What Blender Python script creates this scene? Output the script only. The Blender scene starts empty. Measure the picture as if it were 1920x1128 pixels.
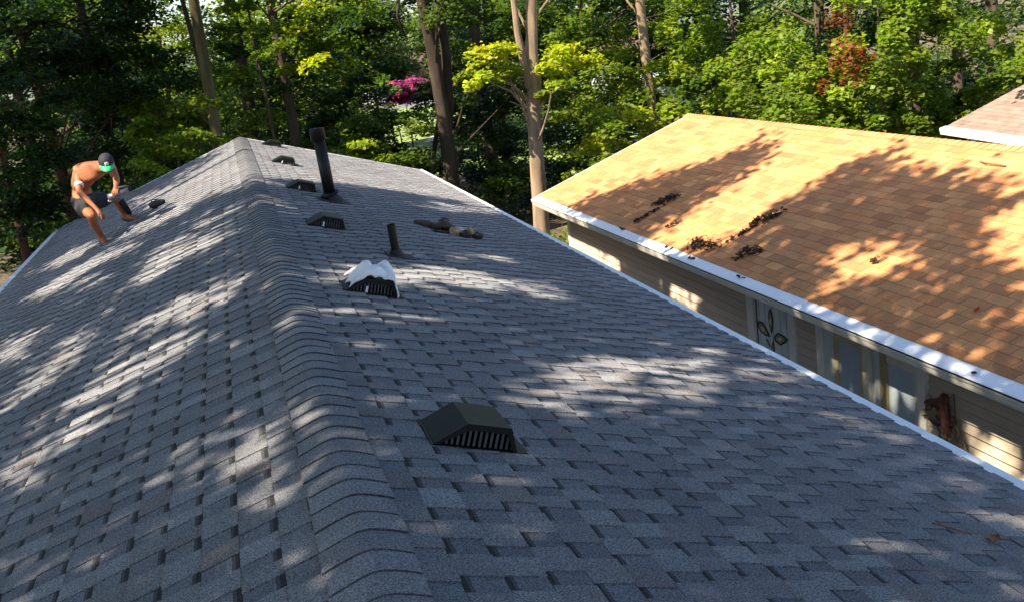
import bpy, math, random
import numpy as np
from mathutils import Vector, Matrix
from mathutils import noise as mnoise
random.seed(7); rng = np.random.default_rng(7)
sc = bpy.context.scene
col = sc.collection

# ------------------------------------------------------------------ camera, world, sun, exposure
CX, CZ = -0.1707, 1.4373
CR = np.array([0.958672, -0.257224, -0.12159]); CU = np.array([0.17753, 0.206853, 0.96213]); CF = np.array([0.222331, 0.943953, -0.243969])
FPX = 2034.65
cam_data = bpy.data.cameras.new('camera'); cam = bpy.data.objects.new('camera', cam_data); col.objects.link(cam)
cam.matrix_world = Matrix(((CR[0], CU[0], -CF[0], CX), (CR[1], CU[1], -CF[1], 0), (CR[2], CU[2], -CF[2], CZ), (0, 0, 0, 1)))
cam_data.sensor_width = 36; cam_data.lens = FPX / 1920 * 36; cam_data.clip_start = .05; cam_data.clip_end = 900
sc.camera = cam
SUN_EL, SUN_AZ = math.radians(48), math.radians(202)      # azimuth of the sun, counter-clockwise from +x
SUN = np.array([math.cos(SUN_EL) * math.cos(SUN_AZ), math.cos(SUN_EL) * math.sin(SUN_AZ), math.sin(SUN_EL)])
world = bpy.data.worlds.new('World'); sc.world = world; world.use_nodes = True
wn = world.node_tree; bg = wn.nodes['Background']
sky = wn.nodes.new('ShaderNodeTexSky'); sky.sky_type = 'NISHITA'; sky.sun_disc = False
sky.sun_elevation = SUN_EL; sky.sun_rotation = math.atan2(SUN[0], SUN[1]) % (2 * math.pi); sky.air_density = 1.0; sky.dust_density = 1.2; sky.ozone_density = 2.5
wn.links.new(sky.outputs[0], bg.inputs[0]); bg.inputs[1].default_value = .098
sun_data = bpy.data.lights.new('sun', 'SUN'); sun_data.energy = 5.0; sun_data.angle = math.radians(.55); sun_data.color = (1.0, .87, .69)
sun = bpy.data.objects.new('sun', sun_data); col.objects.link(sun)
sun.rotation_euler = Vector(SUN).to_track_quat('Z', 'Y').to_euler(); sun.location = (-20, -10, 30)
sc.view_settings.view_transform = 'Standard'; sc.view_settings.look = 'None'; sc.view_settings.gamma = 1; sc.view_settings.use_curve_mapping = False
sc.view_settings.exposure = 1.62

# ------------------------------------------------------------------ helpers
def ray(px, py):
    return CF + CR * (px - 960) / FPX - CU * (py - 564) / FPX
def at(px, py, d):                       # a point at horizontal distance d from where the photographer stands
    v = ray(px, py); v = v / math.hypot(v[0], v[1])
    return np.array([CX, 0, CZ]) + v * d
def pix(P):
    P = np.asarray(P, float).reshape(-1, 3) - np.array([CX, 0, CZ]); w = P @ CF
    w = np.where(np.abs(w) < 1e-6, 1e-6, w)
    return 960 + FPX * (P @ CR) / w, 564 - FPX * (P @ CU) / w, w

def tag(o, label=None, cat=None, group=None, kind=None):
    if label: o['label'] = label
    if cat: o['category'] = cat
    if group: o['group'] = group
    if kind: o['kind'] = kind
    return o
def empty(name, loc=(0, 0, 0), parent=None):
    o = bpy.data.objects.new(name, None); o.empty_display_size = .2; col.objects.link(o); o.location = loc
    if parent: o.parent = parent
    return o
class MB:
    def __init__(s): s.v = []; s.f = []; s.t = []; s.m = []
    def add(s, pts, faces, tone=(1, 1, 1), mi=0):
        b = len(s.v); s.v += [tuple(float(c) for c in p) for p in pts]
        for f in faces: s.f.append([b + i for i in f]); s.t.append(tone); s.m.append(mi)
    def hexa(s, p, tone=(1, 1, 1), mi=0, bottom=True):      # p: 4 bottom then 4 top, both counter-clockwise from above
        F = [(4, 5, 6, 7), (0, 1, 5, 4), (1, 2, 6, 5), (2, 3, 7, 6), (3, 0, 4, 7)]
        if bottom: F.append((3, 2, 1, 0))
        s.add(p, F, tone, mi)
    def box(s, a, b, tone=(1, 1, 1), mi=0):
        x0, y0, z0 = a; x1, y1, z1 = b
        s.hexa([(x0, y0, z0), (x1, y0, z0), (x1, y1, z0), (x0, y1, z0), (x0, y0, z1), (x1, y0, z1), (x1, y1, z1), (x0, y1, z1)], tone, mi)
    def tube(s, path, rad, sides=8, tone=(1, 1, 1), mi=0, caps=True, wob=0.0):
        path = [np.array(p, float) for p in path]; n = len(path); rings = []
        ref = None
        for i, p in enumerate(path):
            d = path[min(i + 1, n - 1)] - path[max(i - 1, 0)]; d /= max(np.linalg.norm(d), 1e-9)
            if ref is None: ref = np.array([1., 0, 0]) if abs(d[0]) < .8 else np.array([0, 1., 0])
            u = ref - d * (ref @ d); u /= np.linalg.norm(u); ref = u; w = np.cross(d, u)
            r = rad[i] if hasattr(rad, '__len__') else rad
            for k in range(sides):
                a = 2 * math.pi * k / sides; rr = r * (1 + (random.uniform(-wob, wob) if wob else 0))
                rings.append(p + (u * math.cos(a) + w * math.sin(a)) * rr)
        F = []
        for i in range(n - 1):
            for k in range(sides):
                a = i * sides + k; b = i * sides + (k + 1) % sides; F.append((a, b, b + sides, a + sides))
        if caps: F.append(tuple(range(sides))[::-1]); F.append(tuple((n - 1) * sides + k for k in range(sides)))
        s.add(rings, F, tone, mi)
    def grid(s, fn, nu, nv, tone=(1, 1, 1), mi=0):
        P = [fn(i / nu, j / nv) for i in range(nu + 1) for j in range(nv + 1)]
        s.add(P, [(i * (nv + 1) + j, (i + 1) * (nv + 1) + j, (i + 1) * (nv + 1) + j + 1, i * (nv + 1) + j + 1) for i in range(nu) for j in range(nv)], tone, mi)
    def ball(s, c, r, nu=10, nv=7, tone=(1, 1, 1), mi=0, M=None):
        M = np.eye(3) if M is None else M; r = np.array(r) if hasattr(r, '__len__') else np.array([r] * 3)
        P = []
        for j in range(nv + 1):
            t = math.pi * j / nv
            for i in range(nu):
                a = 2 * math.pi * i / nu; P.append(np.array(c) + M @ (r * [math.sin(t) * math.cos(a), math.sin(t) * math.sin(a), math.cos(t)]))
        s.add(P, [(j * nu + i, (j + 1) * nu + i, (j + 1) * nu + (i + 1) % nu, j * nu + (i + 1) % nu) for j in range(nv) for i in range(nu)], tone, mi)
    def mesh(s, name, mats, smooth=False):
        me = bpy.data.meshes.new(name); me.from_pydata(s.v, [], s.f)
        mats = mats if isinstance(mats, (list, tuple)) else [mats]
        for m in mats: me.materials.append(m)
        if len(mats) > 1: me.polygons.foreach_set('material_index', s.m)
        if smooth: me.polygons.foreach_set('use_smooth', [True] * len(s.f))
        ca = me.color_attributes.new('tone', 'FLOAT_COLOR', 'CORNER')
        cnt = np.array([len(f) for f in s.f]); t = np.array([tuple(x) + (1,) for x in s.t], float)
        ca.data.foreach_set('color', np.repeat(t, cnt, axis=0).ravel())
        me.update(); return me
    def build(s, name, mats, parent=None, smooth=False, bevel=0):
        o = bpy.data.objects.new(name, s.mesh(name, mats, smooth)); col.objects.link(o)
        if parent: link(o, parent)
        if bevel:
            m = o.modifiers.new('bevel', 'BEVEL'); m.width = bevel; m.segments = 2; m.limit_method = 'ANGLE'
        return o
LOC = {}
def link(o, parent):                    # parent while keeping world coordinates in the mesh
    o.parent = parent
    w = Vector((0, 0, 0)); p = parent
    while p is not None: w += p.location; p = p.parent
    if o.type != 'EMPTY' or True: o.location = o.location - w
def group_obj(o, members): pass

# ------------------------------------------------------------------ materials
def mat(name, base=(.5, .5, .5), rough=.7, noise=0, nscale=8, spec=.5, bump=0, bscale=60, metal=0, tone=True, objrand=0, grain=0, gscale=150, detail=4, stretch=None, coord='pos', trans=0):
    m = bpy.data.materials.new(name); m.use_nodes = True; nt = m.node_tree; N = nt.nodes; Lk = nt.links
    b = N['Principled BSDF']; b.inputs['Roughness'].default_value = rough; b.inputs['Metallic'].default_value = metal
    b.inputs['Specular IOR Level'].default_value = spec
    if 'Diffuse Roughness' in b.inputs and rough > .88: b.inputs['Diffuse Roughness'].default_value = 1.0
    if coord == 'pos': g = N.new('ShaderNodeNewGeometry').outputs['Position']
    else: g = N.new('ShaderNodeTexCoord').outputs['Object']
    if stretch:
        mp = N.new('ShaderNodeMapping'); mp.inputs['Scale'].default_value = stretch; Lk.new(g, mp.inputs['Vector']); g = mp.outputs[0]
    cur = N.new('ShaderNodeRGB'); cur.outputs[0].default_value = (*base, 1); cur = cur.outputs[0]
    def mul(c, fac_socket, lo, hi, smin=.3, smax=.7):
        r = N.new('ShaderNodeMapRange'); r.inputs['From Min'].default_value = smin; r.inputs['From Max'].default_value = smax
        r.inputs['To Min'].default_value = lo; r.inputs['To Max'].default_value = hi; Lk.new(fac_socket, r.inputs[0])
        v = N.new('ShaderNodeVectorMath'); v.operation = 'SCALE'; Lk.new(c, v.inputs[0]); Lk.new(r.outputs[0], v.inputs['Scale']); return v.outputs[0]
    def noise_tex(scale, det):
        n = N.new('ShaderNodeTexNoise'); n.inputs['Scale'].default_value = scale; n.inputs['Detail'].default_value = det; Lk.new(g, n.inputs['Vector']); return n.outputs['Fac']
    if tone:
        a = N.new('ShaderNodeAttribute'); a.attribute_name = 'tone'
        v = N.new('ShaderNodeVectorMath'); v.operation = 'MULTIPLY'; Lk.new(cur, v.inputs[0]); Lk.new(a.outputs['Color'], v.inputs[1]); cur = v.outputs[0]
    if noise: cur = mul(cur, noise_tex(nscale, detail), 1 - noise, 1 + noise)
    if grain: cur = mul(cur, noise_tex(gscale, 2), 1 - grain, 1 + grain * 1.3, .35, .65)
    if objrand:
        oi = N.new('ShaderNodeObjectInfo'); cur = mul(cur, oi.outputs['Random'], 1 - objrand, 1 + objrand, 0, 1)
    Lk.new(cur, b.inputs['Base Color'])
    if bump:
        bp = N.new('ShaderNodeBump'); bp.inputs['Strength'].default_value = bump; bp.inputs['Distance'].default_value = .01
        Lk.new(noise_tex(bscale, 3), bp.inputs['Height']); Lk.new(bp.outputs[0], b.inputs['Normal'])
    if trans:
        t = N.new('ShaderNodeBsdfTranslucent'); mx = N.new('ShaderNodeMixShader'); mx.inputs[0].default_value = trans
        v = N.new('ShaderNodeVectorMath'); v.operation = 'MULTIPLY'; v.inputs[1].default_value = (1.9, 2.1, .5); Lk.new(cur, v.inputs[0])
        Lk.new(v.outputs[0], t.inputs[0]); Lk.new(b.outputs[0], mx.inputs[1]); Lk.new(t.outputs[0], mx.inputs[2])
        Lk.new(mx.outputs[0], N['Material Output'].inputs[0])
    return m
M = {}
M['shingle'] = mat('grey_granule_shingle', (.170, .173, .184), .92, noise=.12, nscale=1.3, grain=.55, gscale=170, bump=.35, bscale=230, spec=.25, objrand=.10)
M['deck'] = mat('grey_base_course', (.142, .147, .162), .92, noise=.12, nscale=2, grain=.55, gscale=170, bump=.3, bscale=230, spec=.25)
M['tan'] = mat('tan_blend_shingle', (.45, .21, .088), .9, noise=.10, nscale=5, grain=.2, gscale=160, bump=.2, bscale=200, spec=.25, objrand=.04)
M['tan_deck'] = mat('tan_shingle_slot', (.10, .06, .035), .95, noise=.2, nscale=9)
M['pink'] = mat('light_brown_shingle', (.20, .145, .115), .9, noise=.15, nscale=6, grain=.2, spec=.25)
M['white'] = mat('white_painted_metal', (.78, .80, .82), .38, noise=.05, nscale=5, bump=.05, bscale=12)
M['gutter'] = mat('off_white_gutter', (.70, .66, .57), .45, noise=.10, nscale=3)
M['trim'] = mat('white_trim', (.84, .79, .70), .5, noise=.08, nscale=6, bump=.05)
M['darkgap'] = mat('dark_gap', (.02, .025, .025), .9)
M['siding'] = mat('taupe_siding', (.56, .46, .35), .6, noise=.10, nscale=3, bump=.12, bscale=40, stretch=(1, .15, 4), objrand=.06)
M['soffit'] = mat('soffit', (.5, .47, .42), .6, noise=.08)
M['glass'] = mat('window_glass', (.50, .58, .62), .25, spec=.8, noise=.12, nscale=1.5)
M['tanframe'] = mat('yellowed_sash', (.58, .46, .26), .5, noise=.15, nscale=7)
M['panelglass'] = mat('frosted_panel', (.72, .78, .76), .25, noise=.12, nscale=6)
M['leadline'] = mat('lead_came', (.03, .05, .05), .5)
M['amber'] = mat('amber_glass', (.42, .34, .15), .25, noise=.3, nscale=40)
M['black'] = mat('black_painted_metal', (.006, .0055, .0055), .5, noise=.25, nscale=14, bump=.1, bscale=90, spec=.3)
M['olive'] = mat('dark_bronze_metal', (.0075, .0072, .0035), .42, noise=.25, nscale=9, bump=.06, bscale=60, spec=.13)
M['grille'] = mat('louvre_bars', (.07, .065, .068), .6, noise=.2, nscale=30)
M['cloth'] = mat('white_cloth', (.80, .79, .80), .8, noise=.06, nscale=14, bump=.5, bscale=40)
M['rubber'] = mat('rubber_boot', (.014, .013, .013), .7, noise=.2)
M['bark_grey'] = mat('grey_bark', (.095, .072, .052), .95, noise=.45, nscale=7, bump=1.0, bscale=22, stretch=(1, 1, .18), spec=.1)
M['bark_shaded'] = mat('shaded_grey_bark', (.055, .042, .032), .95, noise=.45, nscale=7, bump=1.0, bscale=22, stretch=(1, 1, .18), spec=.1)  # grey bark with shade put into the colour, for the leaning trunk
M['bark_tan'] = mat('tan_bark', (.26, .19, .13), .95, noise=.35, nscale=8, bump=1.0, bscale=24, stretch=(1, 1, .2), spec=.1)
M['bark_red'] = mat('reddish_bark', (.085, .042, .028), .95, noise=.4, nscale=8, bump=1.0, bscale=22, stretch=(1, 1, .2), spec=.1)
M['bark_moss'] = mat('mossy_bark', (.11, .095, .045), .95, noise=.45, nscale=6, bump=1.0, bscale=22, stretch=(1, 1, .2), spec=.1)
M['leaf'] = mat('leaf', (1, 1, 1), .45, spec=.3, trans=.45)
M['skin'] = mat('tanned_skin', (.31, .105, .045), .6, tone=False, noise=.12, nscale=14, spec=.4)
M['shorts'] = mat('black_shorts', (.012, .013, .016), .85, tone=False, noise=.3, nscale=30)
M['capblack'] = mat('black_cap', (.014, .015, .022), .8)
M['green'] = mat('green_brim', (.02, .42, .16), .55)
M['boot'] = mat('brown_boot', (.17, .075, .035), .6, noise=.3, nscale=30)
M['sole'] = mat('boot_sole', (.02, .018, .018), .8)
M['tool'] = mat('grey_tool_metal', (.13, .13, .145), .4, noise=.2, nscale=30, metal=.5)
M['leather'] = mat('dark_brown_leather', (.045, .02, .012), .6, noise=.4, nscale=30, bump=.4)
M['tanleather'] = mat('tan_suede', (.36, .24, .13), .8, noise=.35, nscale=30, bump=.4)
M['grayrag'] = mat('pale_grey_rag', (.38, .40, .45), .85, noise=.15, nscale=20, bump=.4)
M['rust'] = mat('rusty_metal', (.13, .05, .03), .75, noise=.5, nscale=30)
M['straw'] = mat('weathered_wood', (.30, .22, .13), .8, noise=.3, nscale=30)
M['litter'] = mat('dark_leaf_litter', (.045, .025, .015), .9, noise=.5, nscale=60)
M['ground'] = mat('forest_floor', (.075, .055, .032), .98, noise=.5, nscale=1.2, grain=.4, gscale=14, bump=.8, bscale=12, tone=False)
M['lawn'] = mat('lawn_grass', (.14, .19, .05), .95, noise=.3, nscale=1.5, grain=.3, gscale=20, bump=.8, bscale=30, tone=False)
M['path'] = mat('pale_path', (.50, .46, .40), .9, noise=.15, nscale=3, tone=False)
M['paleside'] = mat('pale_house_siding', (.36, .36, .37), .7, noise=.08)
M['housewall'] = mat('grey_house_siding', (.42, .42, .42), .7, noise=.08, stretch=(1, 1, 5))
M['flower'] = mat('petals', (1, 1, 1), .6, spec=.2, trans=.3)
M['brownwall'] = mat('dark_brown_wall', (.10, .055, .04), .8, noise=.2)

# ------------------------------------------------------------------ data measured for this place: (centre x, y, two half axes) of the sunny openings between the crowns' shade
LIT_LEFT= [[-0.65, 6.7, 0.14, -0.1, 0.02, -0.18], [-1.07, 7.07, 0.23, -0.06, 0.05, -0.3], [-0.97, 7.48, 0.09, -0.02, 0.02, -0.15], [-1.61, 9.08, 0.1, 0.11, 0.07, -0.32], [-0.58, 7.83, 0.19, -0.14, 0.02, -0.3], [-2.35, 10.25, 0.09, 0.27, 0.16, -0.57], [-1.66, 6.41, 0.04, 0.13, 0.11, -0.31], [-1.49, 5.81, 0.13, 0.08, 0.05, -0.17], [-1.15, 6.3, 0.17, 0.12, 0.05, -0.2], [-1.36, 6.87, 0.08, -0.02, 0.03, -0.16], [-1.77, 7.98, 0.08, 0.02, 0.05, -0.19], [-0.57, 4.76, 0.09, 0.01, 0.02, -0.11], [-0.32, 4.42, 0.05, -0.01, 0.01, -0.14], [-0.18, 4.21, 0.06, -0.03, 0.01, -0.1], [-0.41, 4.26, 0.07, -0.04, 0.01, -0.05], [-0.09, 4.45, 0.05, -0.03, 0.0, -0.1], [-0.0, 5.83, 0.08, -0.02, 0.01, -0.19], [-0.27, 3.72, 0.04, 0.03, 0.02, -0.08], [-0.33, 3.48, 0.07, 0.0, 0.01, -0.06], [-1.04, 6.31, 0.09, -0.02, 0.02, -0.14], [-1.58, 18.64, 0.41, -0.59, 0.07, -0.85], [-0.76, 16.18, 0.52, -0.89, 0.05, -1.1], [-1.35, 14.81, 0.42, -0.37, 0.05, -0.55], [-0.82, 19.47, 0.36, -0.57, 0.04, -0.82], [-2.54, 15.62, 0.23, 0.05, 0.09, -0.53], [-2.03, 13.61, 0.29, 0.05, 0.06, -0.35], [-2.44, 13.16, 0.24, -0.08, 0.08, -0.43], [-1.62, 13.13, 0.17, 0.02, 0.04, -0.28], [-1.1, 10.45, 0.2, 0.02, 0.04, -0.35], [-0.91, 11.26, 0.25, -0.08, 0.04, -0.45], [-1.85, 11.95, 0.22, -0.07, 0.06, -0.36], [-0.5, 8.09, 0.11, -0.09, 0.02, -0.24], [-0.59, 10.71, 0.2, -0.19, 0.03, -0.44], [-0.26, 17.14, 0.3, 0.21, 0.08, -2.48], [-0.33, 19.59, 0.34, 0.28, 0.07, -2.22], [-0.56, 12.24, 0.23, -0.25, 0.02, -0.38], [-1.95, 7.79, 0.06, 0.02, 0.04, -0.16], [-1.7, 8.43, 0.16, 0.01, 0.04, -0.19], [-0.9, 8.23, 0.18, 0.01, 0.03, -0.2]]
LIT_RIGHT= [[1.11, 8.22, 0.4, 0.42, -0.07, -0.4], [0.51, 6.72, 0.22, 0.15, -0.02, -0.15], [0.8, 6.68, 0.23, 0.15, -0.02, -0.14], [1.51, 6.52, 0.11, 0.03, -0.04, -0.14], [1.26, 5.06, 0.23, 0.03, -0.09, -0.27], [1.76, 5.75, 0.21, -0.04, -0.11, -0.27], [2.16, 6.0, 0.23, 0.04, -0.1, -0.22], [1.3, 4.68, 0.04, -0.15, -0.08, -0.17], [3.12, 6.32, 0.01, -0.35, -0.16, -0.26], [2.64, 6.78, 0.09, -0.18, -0.12, -0.24], [2.23, 5.46, 0.12, -0.02, -0.06, -0.12], [2.98, 5.15, 0.03, -0.18, -0.13, -0.17], [2.99, 4.51, 0.03, -0.14, -0.12, -0.14], [1.28, 4.09, 0.07, -0.13, -0.04, -0.08], [0.27, 4.2, 0.09, 0.06, -0.01, -0.12], [1.84, 8.47, 0.28, 0.22, -0.06, -0.25], [2.87, 3.89, 0.0, -0.18, -0.14, -0.15], [2.32, 3.25, 0.05, -0.06, -0.12, -0.13], [0.37, 3.16, 0.11, 0.02, -0.02, -0.07], [2.77, 14.7, 0.45, 0.36, -0.11, -0.48], [-0.14, 8.26, 0.12, 0.25, -0.0, -0.19], [0.03, 8.63, 0.13, 0.2, -0.01, -0.24], [-0.03, 7.09, 0.15, 0.25, -0.01, -0.28], [-0.05, 16.51, 0.49, 1.1, -0.07, -3.17], [0.02, 6.03, 0.12, 0.13, -0.01, -0.21], [0.09, 11.33, 0.23, 0.32, -0.02, -0.41], [0.02, 4.93, 0.05, 0.06, -0.0, -0.07], [-0.05, 4.47, 0.07, 0.07, -0.0, -0.11], [2.04, 8.08, 0.19, 0.07, -0.07, -0.23], [2.03, 9.79, 0.23, 0.11, -0.07, -0.26], [0.62, 7.86, 0.22, 0.18, -0.05, -0.36]]
LIT_NEXT= [[5.89, 9.75, 0.24, -0.19, -0.18, -0.36], [5.58, 9.55, 0.14, -0.16, -0.09, -0.17], [6.71, 8.6, 0.23, 0.0, -0.18, -0.34], [6.98, 13.22, 0.91, 0.27, -0.18, -0.5], [5.8, 8.47, 0.18, -0.13, -0.04, -0.08], [5.58, 7.39, 0.04, -0.2, -0.05, -0.05]]
SHADE_NEXT= [[[4.94, 17.36], [6.25, 16.22], [7.3, 15.27], [7.65, 15.58], [7.72, 15.11], [7.23, 14.29], [6.17, 14.07], [5.01, 13.87], [4.73, 13.59], [4.88, 15.29]], [[4.73, 13.39], [5.34, 12.03], [6.18, 12.36], [7.15, 12.42], [7.79, 12.44], [7.87, 11.98], [7.39, 11.61], [7.56, 10.81], [7.41, 9.12], [5.03, 6.27], [5.06, 9.62]]]
FAR_LIT= [[-0.18, 21.68], [3.38, 21.84], [3.4, 16.47], [3.02, 17.06], [1.68, 15.62], [0.88, 14.75], [0.32, 14.46], [-0.2, 13.84]]
JOINTS={"toe1":(-1.978,14.92,-0.69),"heel1":(-2.033,15.06,-0.667),"ank1":(-2.014,15.04,-0.617),"knee1":(-2.064,14.8,-0.261),"hip1":(-2.22,15.3,-0.145),"heel2":(-1.81,16.2,-0.539),"ank2":(-1.784,16.17,-0.493),"toe2":(-1.635,16.02,-0.566),"knee2":(-1.84,15.9,-0.198),"hip2":(-2.154,15.56,-0.152),"pel":(-2.22,15.46,-0.093),"belly":(-2.193,15.42,0.081),"chest":(-2.078, 15.2, 0.256),"neck":(-1.876, 14.98, 0.323),"head":(-1.76, 14.82, 0.362),"shL":(-2.146,15.16,0.264),"shR":(-1.724,15.02,0.304),"elL":(-2.17,14.98,0.048),"wrL":(-1.999,14.82,-0.162),"haL":(-1.941,14.78,-0.251),"elR":(-1.666,14.82,0.147),"wrR":(-1.68,14.66,0.076),"haR":(-1.688,14.6,0.043),"tool":(-1.662,14.6,-0.023)}
GZ = -3.9
# ------------------------------------------------------------------ setting
def sheet(name, pts, z, m, kind='structure', label=None):
    b = MB(); b.add([(x, y, z) for x, y in pts], [tuple(range(len(pts)))]); o = b.build(name, m); tag(o, label, None, None, kind); return o
sheet('ground', [(-300, -300), (300, -300), (300, 300), (-300, 300)], GZ, M['ground'])
sheet('lawn', [(3, 43), (13.5, 40), (22, 52), (30, 90), (2, 92)], GZ + .004, M['lawn'])
sheet('path', [(9.5, 56.5), (17, 53.5), (19, 57), (11, 61)], GZ + .008, M['path'])

# ------------------------------------------------------------------ grey shingled house
SL = 0.3262; SC, SS = math.cos(SL), math.sin(SL)
def RP(sg, d, y, h): return np.array([sg * (d * SC + h * SS), y, -d * SS + h * SC])
Y0, Y1 = -1.6, 21.68
house = empty('shingled_house', (0, 10, GZ))
tag(house, 'long low house under a new grey shingle roof with black vents', 'house')
b = MB()
EAVE = {1: 3.546, -1: 3.723}
for sg in (1, -1):
    e = EAVE[sg]
    P = [RP(sg, 0, Y0, -.03), RP(sg, e, Y0, -.03), RP(sg, e, Y1, -.03), RP(sg, 0, Y1, -.03), RP(sg, 0, Y0, .0), RP(sg, e, Y0, .0), RP(sg, e, Y1, .0), RP(sg, 0, Y1, .0)]
    if sg < 0: P = [P[1], P[0], P[3], P[2], P[5], P[4], P[7], P[6]]
    b.hexa(P, (.8, .8, .8))
roof = None
def is_seen(P):
    x, y, w = pix(P); return (w > .3) & (x > -40) & (x < 1960) & (y > -20) & (y < 1150)
tabs = {1: [], -1: []}; D0 = {1: .2458, -1: .2550}; T = .012
for sg in (1, -1):
    e = EAVE[sg]; k = 0
    while True:
        D = D0[sg] + .143 * k
        if D > e + .03: break
        De = min(D, e + .004); up = max(De - .165, .02)
        hb0, hb1 = .0015, .0065
        # base layer: dark printed band under the butt above, then normal granules, in lengths of about a metre
        y = Y0 + rng.uniform(0, .5) - .5
        while y < Y1:
            ln = 1.0; ya, yb = max(y, Y0), min(y + ln - .002, Y1); y += ln
            if yb <= ya: continue
            tv = rng.uniform(.85, 1.05)
            db = De - .143; dm = db + .035
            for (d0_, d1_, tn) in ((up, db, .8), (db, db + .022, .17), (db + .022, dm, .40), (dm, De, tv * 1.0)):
                if d1_ <= d0_ + 1e-4: continue
                h = lambda d: hb0 + (hb1 - hb0) * (d - up) / (De - up)
                q = [RP(sg, d0_, ya, h(d0_)), RP(sg, d1_, ya, h(d1_)), RP(sg, d1_, yb, h(d1_)), RP(sg, d0_, yb, h(d0_))]
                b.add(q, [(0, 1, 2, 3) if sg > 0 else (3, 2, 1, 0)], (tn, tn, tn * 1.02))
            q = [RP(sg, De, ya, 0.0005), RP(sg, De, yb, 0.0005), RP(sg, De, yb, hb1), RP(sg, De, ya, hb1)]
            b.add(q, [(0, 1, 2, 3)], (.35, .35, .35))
        # laminated tabs
        y = Y0 - rng.uniform(0, .2)
        while y < Y1:
            wdt = float(rng.choice([rng.uniform(.09, .13), rng.uniform(.13, .18)])); gap = float(rng.uniform(.075, .135))
            ya, yb = max(y, Y0), min(y + wdt, Y1); y += wdt + gap
            if yb - ya < .03: continue
            v = float(rng.normal(1, .075)); r = rng.random(); hue = (1.0, 1.0, 1.0)
            if r < .06: hue = (1.07, .96, .90); v *= .88
            elif r < .16: v *= .84; hue = (1.03, .97, .97)
            elif r < .22: v *= 1.08
            v = min(max(v, .55), 1.35)
            c = RP(sg, De - .07, (ya + yb) / 2, .01)
            tabs[sg].append((ya, yb, up + .01, De, tuple(v * q for q in hue), c))
        k += 1
roof = b.build('roof', M['deck'], house)
def tab_mesh(mb, sg, tb):
    ya, yb, d0_, d1_, tn, c = tb; sk = random.uniform(-.004, .004); lift = random.uniform(0, .0022)
    p = [RP(sg, d0_, ya, .0022), RP(sg, d1_, ya + sk, .0066), RP(sg, d1_ + random.uniform(-.002, .002), yb + sk, .0066), RP(sg, d0_, yb, .0022),
         RP(sg, d0_, ya, .0046), RP(sg, d1_, ya + sk, T + .0015 + lift), RP(sg, d1_, yb + sk, T + .0015 + lift * .6), RP(sg, d0_, yb, .0046)]
    if sg < 0: p = [p[1], p[0], p[3], p[2], p[5], p[4], p[7], p[6]]
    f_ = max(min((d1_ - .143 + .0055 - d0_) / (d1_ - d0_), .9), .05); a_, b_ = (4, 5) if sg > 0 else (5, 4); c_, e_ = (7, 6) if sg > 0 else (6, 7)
    m0 = p[a_] + (p[b_] - p[a_]) * f_; m3 = p[c_] + (p[e_] - p[c_]) * f_; P8 = list(p) + [m0, m3]; dk = tuple(q * .50 for q in tn); sd = tuple(q * .78 for q in tn)  # dk: top strip painted darker, standing in for shade below the upper butt
    if sg > 0:
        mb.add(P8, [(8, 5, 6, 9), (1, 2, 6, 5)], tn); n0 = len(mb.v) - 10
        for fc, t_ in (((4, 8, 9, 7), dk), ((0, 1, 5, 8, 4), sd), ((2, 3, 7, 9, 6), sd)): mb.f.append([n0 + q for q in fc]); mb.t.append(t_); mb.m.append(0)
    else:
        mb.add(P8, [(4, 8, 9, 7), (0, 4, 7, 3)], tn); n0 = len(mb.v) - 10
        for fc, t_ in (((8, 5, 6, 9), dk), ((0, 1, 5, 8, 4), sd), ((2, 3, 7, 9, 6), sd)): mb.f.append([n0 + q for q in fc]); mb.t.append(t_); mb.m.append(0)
allt = [(sg, t) for sg in (1, -1) for t in tabs[sg]]
C = np.array([t[5] for _, t in allt]); seen = is_seen(C); dist = np.linalg.norm(C - [CX, 0, CZ], axis=1)
order = [i for i in np.argsort(dist) if seen[i]]
single = set(order[:300])
rest = MB()
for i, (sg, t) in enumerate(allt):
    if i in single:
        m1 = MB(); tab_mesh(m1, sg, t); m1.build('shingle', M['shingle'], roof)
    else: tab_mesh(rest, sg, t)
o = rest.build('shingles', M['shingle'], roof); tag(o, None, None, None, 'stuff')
# ridge caps: butts face the photographer
y = 2.8058 - .143 * 30; i = 0
GA = .1435
while y < Y1 - .02:
    m1 = MB(); tw = random.uniform(-.010, .010); v = random.gauss(1.0, .08); sx = random.uniform(-.004, .004); n = 14; ga = GA + random.uniform(-.003, .003)
    yb = min(y + .175, Y1 + .01)
    def cp(a, s, yy, lift):
        x = ga * SC * a; z = -.3383 * math.sqrt(x * x + .0013) + .0165 + .006 * (1 - a * a)
        return (x + sx, yy + tw * a + .004 * math.sin(a * 3), z + lift + s)
    top = []; bot = []
    for (yy, lf) in ((y, .0085), (yb, .0005)):
        for j in range(n + 1):
            a = -1 + 2 * j / n; top.append(cp(a, 0, yy, lf)); bot.append(cp(a, -.0075, yy, lf))
    N1 = n + 1; F = []
    for j in range(n): F.append((j, j + 1, N1 + j + 1, N1 + j))
    B0 = 2 * N1
    m1.add(top + bot, F, (v, v, v * 1.01))
    F2 = [(B0 + j, B0 + j + 1, j + 1, j) for j in range(n)] + [(0, N1, B0 + N1, B0), (N1 - 1 + B0, N1 - 1 + B0 + N1, N1 - 1 + N1, N1 - 1)]
    b0 = len(m1.v) - len(top + bot)
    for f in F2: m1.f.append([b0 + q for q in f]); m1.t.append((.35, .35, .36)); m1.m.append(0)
    if y > Y0: m1.build('ridge_cap', M['shingle'], roof, smooth=False)
    y += .143; i += 1
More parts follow.
